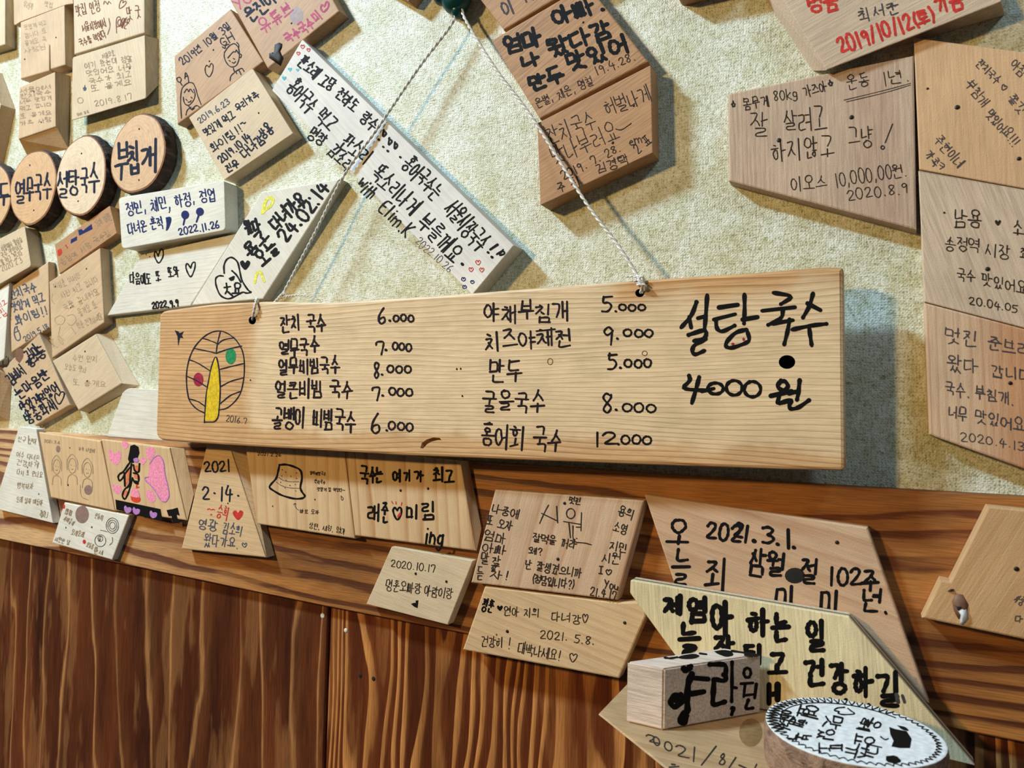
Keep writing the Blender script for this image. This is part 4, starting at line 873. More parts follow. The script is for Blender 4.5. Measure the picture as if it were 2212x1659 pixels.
i.T(Z8, '아침', 1075, 175, 1165, 260, 75); i.T(Z8, '잔치국수', 850, 165, 990, 310, 65); i.T(Z8, '♡', 995, 340, 1035, 365, 50); i.T(Z8, '쫄깃', 1060, 410, 1160, 520, 75); i.T(Z8, '부침개', 770, 310, 900, 470, 75); i.T(Z8, '맛있어요!!!', 910, 520, 1110, 740, 75); i.T(Z8, '주현이네', 560, 690, 730, 890, 75); i.T(Z8, '가족', 495, 790, 560, 890, 65); i.T(Z8, 'ㅋ', 570, 880, 610, 910, 55); i.done()
nail(b, s, Z8, 695, 484, 16); nail(b, s, Z8, 1120, 838, 14); nail(b, s, Z8, 490, 355, 8)
b, s = block('pale grey block with a small black heart, second down at the right edge', [(1984, 368, 3), (2310, 427), (2310, 734), (1997, 652)], .012, 0, W('greycedar', 72, freq=90, contrast=.45))
i = Ink(b, s, 36); i.pen('pen', 3); up = (0.02, -1)
i.T(Z8, '남용', 670, 1235, 880, 1255, 125, up); i.T(Z8, '소라', 1080, 1310, 1240, 1340, 110, up); i.heart(Z8, 975, 1280, 24)
i.pen('pen', 2.6); i.T(Z8, '송정역', 610, 1415, 860, 1450, 95, up); i.T(Z8, '시장', 890, 1465, 1070, 1495, 90, up); i.T(Z8, '최고', 1130, 1495, 1260, 1515, 80, up)
i.pen('pen', 2.6); i.T(R1, '국수', 720, 105, 860, 130, 90, up); i.T(R1, '맛있어요', 900, 145, 1230, 210, 90, up); i.T(R1, '20.04.05', 805, 295, 1165, 360, 55, up); i.done()
nail(b, s, R1, 940, 70, 16); nail(b, s, Z8, 605, 1210, 7)
b, s = block('orange-striped block with four purple-grey lines, third down at the right edge', [(1996, 653), (2310, 735), (2310, 1048), (2007, 939)], .012, 0, W('cedar', 88, freq=200, contrast=.75, tone=(196, 132, 84)))
i = Ink(b, s, 37); i.pen('greyink', 3)
for t, x0, y0, x1, y1, h in (('멋진', 640, 545, 885, 575, 110), ('준브라', 940, 600, 1270, 665, 100), ('왔다', 655, 740, 890, 775, 110), ('갑니다', 965, 795, 1270, 850, 95), ('국수.', 640, 920, 820, 950, 90), ('부침개.', 850, 955, 1140, 1000, 90), ('너무', 660, 1090, 800, 1110, 90), ('맛있어요', 855, 1125, 1220, 1190, 85)): i.T(R1, t, x0, y0, x1, y1, h, up)
i.pen('greyink', 2.4); i.T(R1, '2020.4.13', 745, 1265, 1215, 1345, 60, up); i.done(); nail(b, s, R1, 1103, 888, 14)

# ================================================================== along the rail
b, s = block('whitish tapering block with faint pencil lines, leftmost on the rail', [(41, 921, 3), (78, 926, 3), (114, 1130), (-14, 1098)], .009, RAIL, W('white', 8, contrast=.3), group=GROUP_RAIL)
i = Ink(b, s, 40); i.pen('faint', 1.3)
for t, x0, y0, x1, y1 in (('친구 셋이', 180, 220, 370, 250), ('여수 다녀온', 165, 370, 400, 420), ('건강하게', 170, 450, 390, 490), ('다시 또 만나요', 170, 550, 430, 580), ('행복하자', 170, 680, 340, 700), ('오래 살자 얘들아', 165, 820, 430, 860), ('2021.3', 400, 960, 480, 980)): i.T(D1, t, x0, y0, x1, y1, 60)
i.S(D1, [(285, 190), (283, 270)], 2); i.done(); nail(b, s, D1, 275, 505, 8); nail(b, s, D1, 387, 770, 8)
b, s = block('tan block with a pencil sketch of three people, second on the rail from the left', [(84, 933), (217, 952), (249, 1104), (110, 1074)], .008, RAIL, W('pine', 80, contrast=.3), back=[(96, 934), (232, 953), (258, 1104), (122, 1076)], group=GROUP_RAIL)
i = Ink(b, s, 41); i.pen('faint', 1.4, 'drawing')
for cx, cy, w in ((565, 500, 45), (720, 490, 50), (870, 530, 50)):
    i.O(D1, cx, cy, w * .8, 75); i.S(D1, [(cx - w, cy + 40), (cx - w * 1.1, cy - 60), (cx, cy - 130), (cx + w * 1.1, cy - 50), (cx + w * 1.1, cy + 40)]); i.S(D1, [(cx - w, cy + 180), (cx - w * .8, cy + 100), (cx, cy + 80), (cx + w, cy + 110), (cx + w, cy + 190)]); i.S(D1, [(cx - 15, cy - 10), (cx - 5, cy - 5)]); i.S(D1, [(cx + 15, cy), (cx + 22, cy + 3)]); i.S(D1, [(cx - 12, cy + 30), (cx, cy + 36), (cx + 12, cy + 30)])
i.S(D1, [(800, 680), (805, 800), (880, 830)]); i.pen('faint', 1.4); i.T(D1, '2021.3.6', 440, 240, 600, 260, 30); i.T(D1, '가족 나들이', 780, 320, 950, 345, 38); i.done()
nail(b, s, D1, 678, 680, 11); nail(b, s, D1, 697, 310, 7)
knot(b, s, D1, oval(580, 322, 22, 36, 12)[:-1], knot_grey); knot(b, s, D1, oval(880, 730, 42, 50, 14)[:-1], knot_grey)
b, s = block('block painted with a walking figure, pink hearts and a pink blob', [(219, 948), (363, 967), (402, 1134), (249, 1103)], .008, RAIL, W('pine', 80, contrast=.35), back=[(232, 949), (398, 969), (419, 1068), (262, 1104)], group=GROUP_RAIL)
i = Ink(b, s, 42); i.pen('rose', 2, 'painting')
for pts in ([(1070, 330), (1110, 335), (1140, 380), (1170, 340), (1210, 350), (1205, 420), (1180, 475), (1140, 485), (1095, 430)], [(1215, 250), (1250, 245), (1285, 265), (1280, 300), (1250, 325), (1220, 295)], [(1450, 320), (1490, 305), (1540, 310), (1550, 360), (1510, 430), (1465, 420)], [(1120, 660), (1145, 690), (1200, 680), (1215, 730), (1190, 770), (1160, 775), (1130, 740)], [(1460, 740), (1500, 720), (1560, 800), (1540, 850), (1490, 855), (1455, 800)], [(1390, 430), (1440, 400), (1470, 430), (1420, 490)],
            [(1490, 470), (1540, 400), (1590, 380), (1630, 440), (1640, 560), (1670, 680), (1690, 790), (1650, 850), (1600, 830), (1560, 760), (1510, 690), (1450, 640), (1480, 590)]): i.fill(D1, pts)
i.pen('black', 2, 'painting', layer=1)
for pts in ([(1300, 290), (1340, 278), (1380, 300), (1390, 360), (1370, 420), (1330, 460), (1290, 460), (1275, 420), (1290, 350)], [(1150, 825), (1600, 920), (1618, 1035), (1160, 925)], [(1660, 930), (1720, 920), (1770, 905), (1790, 985), (1760, 975), (1770, 1020), (1835, 1050), (1720, 1065), (1710, 990), (1680, 990)]): i.fill(D1, pts, 0)
for pts in ([(1290, 460), (1230, 550), (1190, 570), (1175, 600), (1190, 645), (1225, 610), (1250, 560), (1300, 500)], [(1310, 470), (1300, 580), (1290, 690), (1240, 720), (1215, 790), (1245, 830), (1280, 760), (1300, 690), (1320, 610)], [(1390, 470), (1385, 560), (1340, 540), (1330, 480)], [(1240, 560), (1245, 690)], [(1330, 560), (1380, 570), (1385, 650), (1340, 660), (1325, 620)]): i.S(D1, pts, 4)
i.fill(D1, [(1330, 630), (1380, 640), (1385, 680), (1340, 670)])
i.pen('orange', 3, 'painting')
for pts in ([(1260, 560), (1305, 500), (1290, 600), (1270, 690), (1255, 690)], [(1340, 490), (1385, 480), (1380, 540), (1350, 540)], [(1335, 575), (1378, 580), (1378, 620), (1340, 620)], [(1235, 740), (1272, 730), (1262, 790), (1235, 800)]): i.fill(D1, pts)
i.pen('scarlet', 2, 'painting', layer=1); i.fill(D1, [(1300, 790), (1345, 810), (1400, 800), (1400, 840), (1365, 860), (1310, 840)]); i.S(D1, [(1365, 680), (1355, 710), (1385, 700)], 3)
i.pen('rose', 2, 'painting', layer=2); i.fill(D1, [(1320, 720), (1350, 700), (1380, 740), (1398, 800), (1350, 808), (1300, 788)])
i.pen('lilac', 2.2, 'painting', layer=2); i.S(D1, [(1490, 470), (1540, 400), (1590, 380), (1630, 440), (1640, 560), (1670, 680), (1690, 790), (1650, 855), (1600, 835), (1560, 760), (1510, 690), (1450, 640), (1440, 605), (1480, 600)], 2.2)
for x, y in ((1270, 915), (1355, 930), (1525, 965)): i.fill(D1, [(x, y - 10), (x - 20, y - 35), (x - 35, y - 10), (x - 25, y + 30), (x, y + 50), (x + 35, y + 35), (x + 45, y), (x + 25, y - 15)])
i.fill(D1, [(1330, 420), (1365, 405), (1390, 430), (1370, 460), (1335, 450)]); i.done()
b, s = block('small whitish block with pencil rings, round knot and red specks, low on the rail', [(139, 1085), (279, 1113), (242, 1210), (112, 1173)], .007, RAIL, W('white', 12, contrast=.2), group=GROUP_RAIL)
i = Ink(b, s, 43); i.pen('faint', 1.5); i.T(D1, '소영 사랑', 650, 940, 720, 960, 60); i.T(D1, '사이좋게', 640, 1010, 740, 1070, 55); i.T(D1, '운동회', 945, 985, 1030, 1010, 55); i.T(D1, '오래오래', 715, 1145, 840, 1180, 60); i.T(D1, '시원한 날', 550, 1220, 700, 1260, 50); i.T(D1, '오동통 면', 865, 1270, 970, 1320, 50); i.T(D1, '만세', 940, 1340, 1030, 1360, 50)
i.pen('greyink', 1.4, 'drawing')
for r in (28, 45, 62): i.O(D1, 1120, 1085, r, r * 1.25)
i.O(D1, 1000, 1235, 55, 60); i.O(D1, 1000, 1215, 25, 28); i.T(D1, '꽃', 975, 1215, 1020, 1220, 50); i.S(D1, [(1120, 1200), (1125, 1250), (1090, 1280)]); i.S(D1, [(1000, 1130), (1050, 1140), (1070, 1150)])
i.pen('red', 2, 'dot'); i.disc(D1, 840, 1245, 16, 22); i.disc(D1, 637, 895, 12, 22); i.done(); nail(b, s, D1, 657, 1105, 9); nail(b, s, D1, 915, 1100, 10)
knot(b, s, D1, oval(818, 975, 68, 88, 18)[:-1], knot_grey)
b, s = block('cream triangular block dated in February with a red heart, left of the hat drawing', [(446, 955), (493, 962), (574, 1205), (391, 1186)], .0095, RAIL, W('pine', 3, contrast=.35, freq=200), back=[(478, 955), (530, 963), (593, 1200), (412, 1182)], group=GROUP_RAIL)
i = Ink(b, s, 44); i.pen('navy', 4); i.T(D2, '2021', 295, 430, 585, 415, 115); i.T(D2, '2·14', 280, 700, 610, 710, 140); i.S(D2, [(405, 708), (412, 712)], 4); i.S(D2, [(655, 735), (662, 738)], 4)
i.pen('bluegrey', 2.4); i.T(D2, '영광', 235, 1030, 450, 1060, 120); i.T(D2, '김소희', 500, 1070, 705, 1110, 115); i.T(D2, '왔다가요.', 300, 1200, 670, 1240, 120); i.S(D2, [(725, 1250), (705, 1230), (695, 1250), (725, 1285), (750, 1250), (740, 1230), (725, 1250)], 2.2)
i.pen('red', 2.4, 'heart'); i.heart(D2, 655, 940, 62); i.T(D2, '^^', 335, 880, 415, 890, 35); i.heart(D2, 372, 935, 12); i.T(D2, '승희', 440, 900, 560, 925, 130); i.done(); nail(b, s, D2, 548, 815, 9)
b, s = block('striped pine block with a bucket hat drawn in thick black, under the menu board', [(529, 960), (744, 972), (766, 1164), (555, 1132)], .0095, RAIL, W('pine', 84, freq=85, contrast=.75, amp=.8), group=GROUP_RAIL)
i = Ink(b, s, 45); i.pen('black', 4.2, 'drawing')
i.S(D2, [(1092, 412), (1150, 405), (1220, 420), (1318, 460), (1332, 550), (1308, 650), (1330, 700), (1366, 740), (1335, 765), (1250, 770), (1120, 735), (1040, 690), (978, 648), (1010, 605), (1060, 555), (1078, 480), (1092, 412)], 4.6)
i.pen('greyink', 1.3, 'drawing'); i.S(D2, [(1080, 540), (1130, 575), (1200, 590), (1300, 588)]); i.S(D2, [(1055, 590), (1120, 635), (1200, 655), (1305, 658)])
for x, y in ((1120, 460), (1155, 485), (1270, 492), (1210, 530), (1113, 525), (1270, 552), (1160, 570), (1102, 592), (1258, 615), (1200, 625), (1148, 650), (1260, 682)): i.S(D2, [(x, y), (x + 5, y + 5)], 1.8)
i.S(D2, [(1295, 890), (1260, 860), (1255, 815)]); i.S(D2, [(1240, 832), (1255, 812), (1270, 828)]); i.pen('pen', 1.4)
for t, x0, y0, x1, y1, h in (('2021.2.26', 860, 295, 1115, 310, 32), ('열무비빔국수', 1415, 495, 1585, 510, 40), ('잔치국수', 1460, 580, 1580, 600, 40), ('맛있게 잘 먹었다~', 1490, 665, 1785, 680, 42), ('바보 모자', 1310, 895, 1515, 912, 45), ('상현, 세정, 엄마', 1405, 1050, 1790, 1110, 65)): i.T(D2, t, x0, y0, x1, y1, h)
i.S(D2, [(1740, 735), (1745, 785), (1765, 780), (1760, 750), (1740, 745)]); i.done(); nail(b, s, D2, 1020, 845, 8); nail(b, s, D2, 1465, 775, 9)
b, s = block('striped pine block with thick black lettering and a red-filled heart', [(745.5, 972), (994, 996), (1028, 1197), (767.5, 1157)], .0095, RAIL, W('pine', 84, freq=75, contrast=1.0, amp=.8), back=[(756, 972), (1012, 996), (1040, 1142), (776, 1156)], group=GROUP_RAIL)
i = Ink(b, s, 46); i.pen('black', 5)
for t, x0, y0, x1, y1 in (('국', 150, 190, 240, 355), ('수', 238, 195, 300, 350), ('는', 285, 205, 365, 345), ('여', 440, 225, 530, 340), ('기', 545, 230, 615, 335), ('가', 635, 230, 730, 335), ('최', 800, 205, 910, 350), ('고', 905, 225, 1005, 355), ('래', 215, 530, 335, 690), ('준', 345, 520, 415, 695), ('미', 570, 535, 680, 670), ('림', 700, 520, 835, 680)): i.C(D3, t, x0 + 9, y0 + 6, x1 - 9, y1 - 6)
i.T(D3, 'ing', 735, 820, 920, 845, 140); i.S(D3, [(490, 590), (465, 560), (450, 590), (465, 640), (492, 685), (530, 620), (525, 565), (505, 565), (490, 590)], 4.5)
i.pen('red', 2.2, 'heart'); i.fill(D3, [(490, 640), (520, 600), (525, 625), (495, 668)]); i.S(D3, [(440, 510), (452, 530)]); i.S(D3, [(478, 515), (480, 535)]); i.S(D3, [(532, 520), (526, 545)]); i.done(); nail(b, s, D3, 520, 412, 13); nail(b, s, D3, 766, 395, 13)
b, s = block('plain cream block dated October with a small black heart', [(846, 1180, 4), (1022, 1211), (967, 1350), (791, 1305)], .0095, RAIL, W('pale', 12, contrast=.4, freq=120), group=GROUP_RAIL)
i = Ink(b, s, 47); i.pen('pen', 2); i.T(D3, '2020.10.17', 435, 1060, 840, 1115, 68)
i.T(D3, '명훈오빠랑', 390, 1255, 710, 1295, 95); i.T(D3, '아람이랑', 735, 1300, 995, 1345, 95); i.pen('marker', 3, 'heart'); i.fill(D3, [(612, 1430), (640, 1418), (655, 1420), (655, 1398), (680, 1396), (672, 1466), (645, 1455)], 0); i.done(); nail(b, s, D3, 655, 1157, 13); nail(b, s, D3, 930, 1228, 13)
b, s = block('striped block filled with three columns of thin black pen, on the rail', [(1069, 1057), (1392, 1081), (1333, 1297), (1017, 1259)], .011, RAIL, W('cedar', 104, freq=70, contrast=1.0, amp=.7, tone=(178, 138, 104)), group=GROUP_RAIL)
i = Ink(b, s, 48); i.pen('pen', 2.6)
for t, x0, y0, x1, y1, h in (('나중에', 310, 250, 530, 300, 75), ('또 오자', 262, 345, 475, 400, 80), ('엄마', 245, 465, 430, 505, 80), ('아빠', 232, 560, 430, 595, 75), ('말', 220, 640, 290, 650, 85), ('듣', 185, 765, 245, 770, 110), ('잘', 312, 670, 380, 678, 75), ('잘', 300, 725, 345, 730, 55), ('자!', 300, 775, 450, 800, 75), ('멋진', 920, 180, 1020, 195, 55), ('잘먹을 꺼라', 635, 480, 985, 540, 75), ('왜?', 600, 590, 720, 600, 60), ('난 잘생겼으니까', 570, 695, 1025, 770, 75), ('(정답입니다?)', 625, 810, 970, 865, 75), ('용희', 1315, 265, 1440, 300, 90), ('소영', 1275, 400, 1390, 425, 80), ('지민', 1245, 545, 1390, 570, 75), ('시원', 1185, 640, 1335, 660, 80), ('I', 1155, 742, 1195, 745, 60), ('♡', 1210, 760, 1270, 765, 55), ('You', 1200, 850, 1320, 870, 65), ('21.4.17', 1090, 910, 1300, 950, 70)): i.T(E1, t, x0, y0, x1, y1, h)
for st in ([(755, 225), (715, 300), (685, 370)], [(700, 290), (828, 352)], [(820, 235), (828, 365)], [(875, 355), (1010, 378)], [(918, 372), (930, 485)], [(1018, 285), (1013, 430)], [(975, 400), (1015, 400)], [(950, 390), (948, 520), (1040, 525), (1095, 540)]): i.S(E1, st, 2.6)
i.O(E1, 932, 292, 34, 40); i.S(E1, [(978, 490), (982, 492)], 3); i.done(); nail(b, s, E1, 883, 210, 13); nail(b, s, E1, 830, 655, 14)
b, s = block('plain pine block with pen lines and hearts, directly under the striped block', [(1047, 1266), (1333, 1301), (1395, 1300), (1395, 1332), (1337, 1466), (999, 1404)], .0098, RAIL, W('pine', 12, freq=150, contrast=.45), group=GROUP_RAIL)
i = Ink(b, s, 49); i.pen('black', 3.8); i.T(E1, '정훈', 230, 1010, 325, 1035, 100); i.heart(E1, 368, 1045, 26)
i.pen('pen', 2.2); i.T(E1, '연아 지희', 400, 1065, 690, 1090, 75); i.T(E1, '다녀강♡', 780, 1115, 1080, 1140, 75); i.T(E1, '2021. 5.8.', 690, 1250, 1130, 1305, 65); i.T(E1, '건강히 !', 220, 1310, 460, 1330, 85); i.T(E1, '대박나세요!', 515, 1365, 860, 1420, 90); i.T(E1, '♡', 920, 1430, 1000, 1440, 75); i.done()
nail(b, s, E1, 427, 1230, 14); nail(b, s, E1, 1362, 1162, 14); nail(b, s, E1, 340, 1255, 8, knot_brown)
b, s = block('large cedar block with bold black date and black knot, behind the plywood sign', [(1391, 1068), (1874, 1139), (2008, 1520), (1520, 1450)], .009, RAIL, W('cedar', 16, freq=60, contrast=.95, amp=1.6, tone=(206, 160, 124)), group=GROUP_RAIL)
i = Ink(b, s, 50); i.pen('marker', 7, jit=.03)
i.T(E2, '오', 285, 370, 465, 385, 195); i.T(E2, '늘', 315, 635, 465, 645, 240); i.T(E2, '2021', 570, 350, 890, 390, 125); i.T(E2, '2', 770, 360, 850, 375, 110); i.S(E2, [(912, 436), (920, 440)], 9); i.C(E2, '3', 975, 330, 1065, 455); i.S(E2, [(1085, 460), (1093, 464)], 9); i.S(E2, [(1165, 355), (1168, 490)], 9); i.S(E2, [(1205, 484), (1213, 488)], 9)
i.T(E2, '삼월', 880, 590, 1150, 620, 185); i.T(E2, '절', 1265, 660, 1400, 670, 190); i.T(E2, '102', 1460, 695, 1720, 705, 125); i.C(E2, '주', 1710, 640, 1830, 810); i.T(E2, '년.', 1710, 870, 1930, 900, 160); i.T(E2, '최', 565, 690, 735, 700, 240); i.T(E2, '미', 1080, 850, 1235, 860, 170); i.T(E2, '미', 1400, 880, 1575, 890, 160); i.done()
knot(b, s, E2, oval(1215, 692, 74, 58, 18)[:-1], plain('burnt_knot', (16, 12, 10), .6)); nail(b, s, E2, 1525, 448, 15)
b, s = block('pine block cut off at the right edge, with white resin on its corner knot', [(2134, 1093), (2300, 1110), (2300, 1400), (1991, 1335), (2031, 1252), (2052, 1256)], .012, RAIL, W('pine', 118, freq=100, contrast=.6, tone=(196, 146, 96)), group=GROUP_RAIL)
i = Ink(b, s, 51); i.pen('greyink', 2.4); i.T(E4, '사랑', 1020, 1200, 1087, 1260, 75); i.T(E4, '다', 1010, 1390, 1087, 1400, 70); i.done(); nail(b, s, E4, 1020, 950, 22)
knot(b, s, E4, [(440, 1240), (470, 1170), (540, 1180), (590, 1270), (570, 1380), (500, 1400), (460, 1330)], knot_brown, .0015)
knot(b, s, E4, [(470, 1290), (530, 1275), (575, 1300), (585, 1400), (540, 1455), (510, 1440), (515, 1360)], plain('resin', (214, 216, 220), .25), .002, 'resin')
knot(b, s, E4, [(450, 1260), (480, 1275), (535, 1280), (520, 1310), (500, 1340)], knot_dark, .0022, 'crack')
knot(b, s, E4, [(400, 1150), (430, 1128), (462, 1132), (440, 1150)], knot_dark, .0012, 'crack')

# ================================================================== the shelf corner at the lower right
ZS = H - .18
def zpt(x, y, z=ZS): return at_z(x, y, z)
c0 = zpt(1293, 1541); c1 = zpt(1440, 1659)
d = (c1 - c0); c2 = c0 + d * 1.25
shelf_top = [Vector((c0.x - .0008, -.0035, ZS)), c0, c2, Vector((.004, c2.y, ZS)), Vector((.004, -.0035, ZS))]
bm = bmesh.new(); lo = [Vector((p.x * .80 - .012, p.y * .72, p.z - .018)) if k_ in (1, 2) else Vector((p.x * .8 - .012 if k_ == 0 else p.x, p.y, p.z - .018)) for k_, p in enumerate(shelf_top)]; loft(bm, [lo, [p + Vector((0, 0, -.0008)) for p in shelf_top], [Vector((p.x * .995 - .0004, p.y * .993, p.z)) for p in shelf_top]])
so = Vector((c0.x / 2, 0, ZS - .009))
shelf = link('corner_shelf', bm, wood((196, 160, 118), (158, 116, 74), 0, freq=120, contrast=.6, tone=(172, 152, 118), blot=.5), origin=so)
tag(shelf, 'small wooden shelf with a pen date, holding the bare block and the round disc', 'shelf')
ss = (Vector((0, 0, ZS)), Vector((0, 0, 1)), so)
i = Ink(shelf, ss, 60); i.pen('pen', 3.2)
for ch, o, u, v in (('2', (625, 1020), (120, 30), (40, 90)), ('0', (720, 1050), (80, 20), (10, 100)), ('0', (850, 1110), (100, 20), (10, 110)), ('2', (990, 1150), (150, 40), (20, 140))):
    k = 5.53; i.char(ch, (1280 + o[0] / k, 1400 + o[1] / k), (u[0] / k, u[1] / k), (v[0] / k, v[1] / k))
for st in ([(1218, 1185), (1205, 1360)], [(1475, 1175), (1300, 1400)], [(1565, 1260), (1520, 1300), (1590, 1350), (1560, 1400), (1500, 1380), (1580, 1290), (1565, 1260)], [(1710, 1310), (1630, 1432)], [(1750, 1400), (1840, 1440)], [(1960, 1390), (1935, 1440)], [(915, 1425), (1030, 1415)], [(945, 1390), (985, 1395)]): i.S(F1, st)
i.done()
knot(shelf, ss, F1, oval(1890, 1010, 140, 170, 16)[:-1], plain('shelf_knot', (138, 106, 66), .7), .0002)

# bare block on the shelf: a sawn piece turned towards the viewer
A0 = zpt(1432, 1579); B0 = zpt(1643, 1541); L0 = zpt(1351, 1560)
E0 = L0 + (B0 - A0)
def over(p, px, py):                                    # the height of a vertical edge through p seen at that pixel
    r = ray(px, py); k = math.hypot(p.x - CAM.x, p.y - CAM.y) / math.hypot(r.x, r.y); return CAM.z + r.z * k
hA, hB, hL = over(A0, 1430, 1444), over(B0, 1649, 1414), over(L0, 1351, 1429)
T_ = [Vector((A0.x, A0.y, hA)), Vector((B0.x, B0.y, hB)), Vector((E0.x, E0.y, hB + hL - hA)), Vector((L0.x, L0.y, hL))]
Bt = [Vector((p.x, p.y, ZS + .0003)) for p in (A0, B0, E0, L0)]
bm = bmesh.new(); loft(bm, [Bt, T_])
bmesh.ops.bevel(bm, geom=list(bm.edges), offset=.0009, segments=2, affect='EDGES')
bo = sum(Bt, Vector()) / 4
cube = link('bare_block', bm, wood((236, 214, 196), (206, 178, 158), 0, freq=430, contrast=.55, fiber=.34, stretch=.3), origin=bo)
tag(cube, 'rough sawn block standing on the shelf, with heavy black letters running over its edge', 'wooden block')
fn = (T_[0] - Bt[0]).cross(Bt[1] - Bt[0]).normalized(); fn = fn if fn.dot(CAM - A0) > 0 else -fn
fs = (Bt[0], fn, bo)
tn = (T_[1] - T_[0]).cross(T_[3] - T_[0]).normalized(); tn = tn if tn.z > 0 else -tn
i = Ink(cube, fs, 61); i.pen('black', 11, jit=.02)
for st, w in (([(1090, 245), (1120, 270), (1175, 215)], 15), ([(1185, 310), (1140, 420), (1130, 600), (1135, 760)], 15), ([(1190, 355), (1380, 370)], 12), ([(1180, 545), (1330, 520)], 12), ([(1050, 560), (960, 570), (925, 650), (970, 710), (1060, 660), (1080, 600)], 13), ([(1120, 760), (1050, 820), (1055, 900), (1110, 880), (1120, 790)], 14), ([(990, 610), (1040, 640)], 16),
              ([(1400, 195), (1590, 190), (1595, 280), (1560, 320)], 11), ([(1590, 300), (1590, 400), (1460, 370)], 11), ([(1450, 380), (1440, 560), (1430, 690), (1580, 640)], 12), ([(1665, 165), (1665, 400), (1660, 640)], 8), ([(1660, 465), (1720, 475)], 8), ([(1660, 720), (1690, 700), (1660, 790)], 9),
              ([(1770, 425), (1915, 415)], 7), ([(1820, 440), (1805, 580)], 7), ([(1955, 430), (1935, 595)], 7), ([(1810, 565), (1940, 550)], 6), ([(1860, 620), (1820, 730), (1915, 715)], 8)): i.S(F1, st, w)
i.O(F1, 1848, 295, 42, 58, 7); i.done()
i = Ink(cube, (T_[0], tn, bo), 62); i.pen('black', 7)
i.S(F1, [(860, 115), (930, 125), (1010, 110)], 5); i.fill(F1, [(1000, 115), (1080, 85), (1220, 65), (1290, 95), (1220, 130), (1080, 135)]); i.S(F1, [(1280, 65), (1360, 75)], 4); i.fill(F1, [(1450, 40), (1560, 20), (1660, 35), (1690, 90), (1600, 110), (1500, 75)]); i.S(F1, [(1660, 35), (1850, 62), (1990, 85)], 5); i.S(F1, [(1820, 82), (1960, 98)], 4); i.done()

# round disc lying on the shelf
TH = .0205; ZD = ZS + TH
l_, r_ = at_z(1648, 1548, ZD), at_z(1994, 1634, ZD); u_ = at_z(1735, 1506, ZD); q_ = at_z(1890, 1659, ZD)
def circ(a, b, c):
    ax, ay, bx, by, cx, cy = a.x, a.y, b.x, b.y, c.x, c.y
    D = 2 * (ax * (by - cy) + bx * (cy - ay) + cx * (ay - by))
    x = ((ax * ax + ay * ay) * (by - cy) + (bx * bx + by * by) * (cy - ay) + (cx * cx + cy * cy) * (ay - by)) / D
    y = ((ax * ax + ay * ay) * (cx - bx) + (bx * bx + by * by) * (ax - cx) + (cx * cx + cy * cy) * (bx - ax)) / D
    return Vector((x, y, ZD)), math.hypot(ax - x, ay - y)
DC, DR = circ(l_, u_, q_)
print('DISC', DC, DR, 'BLOCK', A0, B0, L0, 'SHELF', c0, c1)
rnd = random.Random(4); n = 48
def dring(k, z, j=0): return [Vector((DC.x + DR * (k + .012 * math.sin(3 * a + 1) + rnd.uniform(-j, j)) * math.cos(a), DC.y + DR * (k + .012 * math.sin(3 * a + 1) + rnd.uniform(-j, j)) * math.sin(a), z)) for a in [2 * math.pi * q / n for q in range(n)]]
bm = bmesh.new(); loft(bm, [dring(.985, ZS + .0003), dring(1.0, ZS + .004, .004), dring(1.0, ZD - .004, .004), dring(.985, ZD - .0006)])
do = Vector((DC.x, DC.y, ZS + TH / 2))
disc = link('written_disc', bm, bark_material((96, 70, 56), (150, 118, 94)), origin=do)
tag(disc, 'round barked disc lying on the shelf, its white top covered in black writing', 'wooden disc')
bm = bmesh.new(); loft(bm, [dring(.975, ZD - .002), dring(.98, ZD - .0002), dring(.965, ZD)]); link('top_face', bm, plain('whitewashed_wood', (226, 226, 224), .7), disc, do)
i = Ink(disc, (Vector((0, 0, ZD)), Vector((0, 0, 1)), do), 63); i.pen('black', 3)
for t, o, u, v in (('이', (345, 320), (-30, 75), (110, 20)),):
    pass
def dt(ch, x, y, ux, uy, vx, vy, w=3): k = 4.254; i.char(ch, (1620 + x / k, 1460 + y / k), (ux / k, uy / k), (vx / k, vy / k), w)
# characters are turned a quarter so that their tops point to the right
for ch, x, y, ux, uy, vx, vy in (('예', 660, 300, -40, 95, -150, -40), ('요', 560, 300, -40, 90, -100, -25), ('맛', 860, 390, -30, 110, -165, -30), ('있', 800, 500, -35, 100, -160, -15), ('또', 850, 620, -10, 90, -230, 0), ('올', 1220, 420, -50, 80, -170, -50), ('게', 1120, 430, -20, 80, -120, -20), ('요', 1150, 560, -30, 90, -180, -30), ('국', 1210, 650, -30, 95, -290, -60), ('수', 1150, 710, -40, 70, -250, -40), ('행', 540, 420, -50, 60, -150, -40), ('복', 560, 540, -30, 60, -190, -10), ('하', 440, 380, -50, 60, -160, -40), ('자', 380, 450, -30, 60, -120, -40), ('이', 400, 330, -20, 50, -120, -20)): dt(ch, x, y, ux, uy, vx, vy, 4)
i.S(F2, [(870, 290), (800, 295), (765, 320), (830, 330), (800, 345), (860, 360), (975, 352), (930, 325), (900, 300)], 3); i.S(F2, [(1200, 560), (1240, 590), (1270, 580)], 3); i.S(F2, [(1100, 635), (1210, 660)], 3); i.disc(F2, 1085, 640, 16, 20)
i.fill(F2, [(1280, 470), (1330, 490), (1440, 510), (1485, 580), (1470, 665), (1380, 665), (1300, 650), (1320, 600), (1290, 540)], 0); i.fill(F2, [(1250, 740), (1340, 730), (1400, 790), (1330, 810), (1250, 790)]); i.fill(F2, [(1350, 455), (1430, 470), (1468, 510), (1400, 500)])
K = 4.254
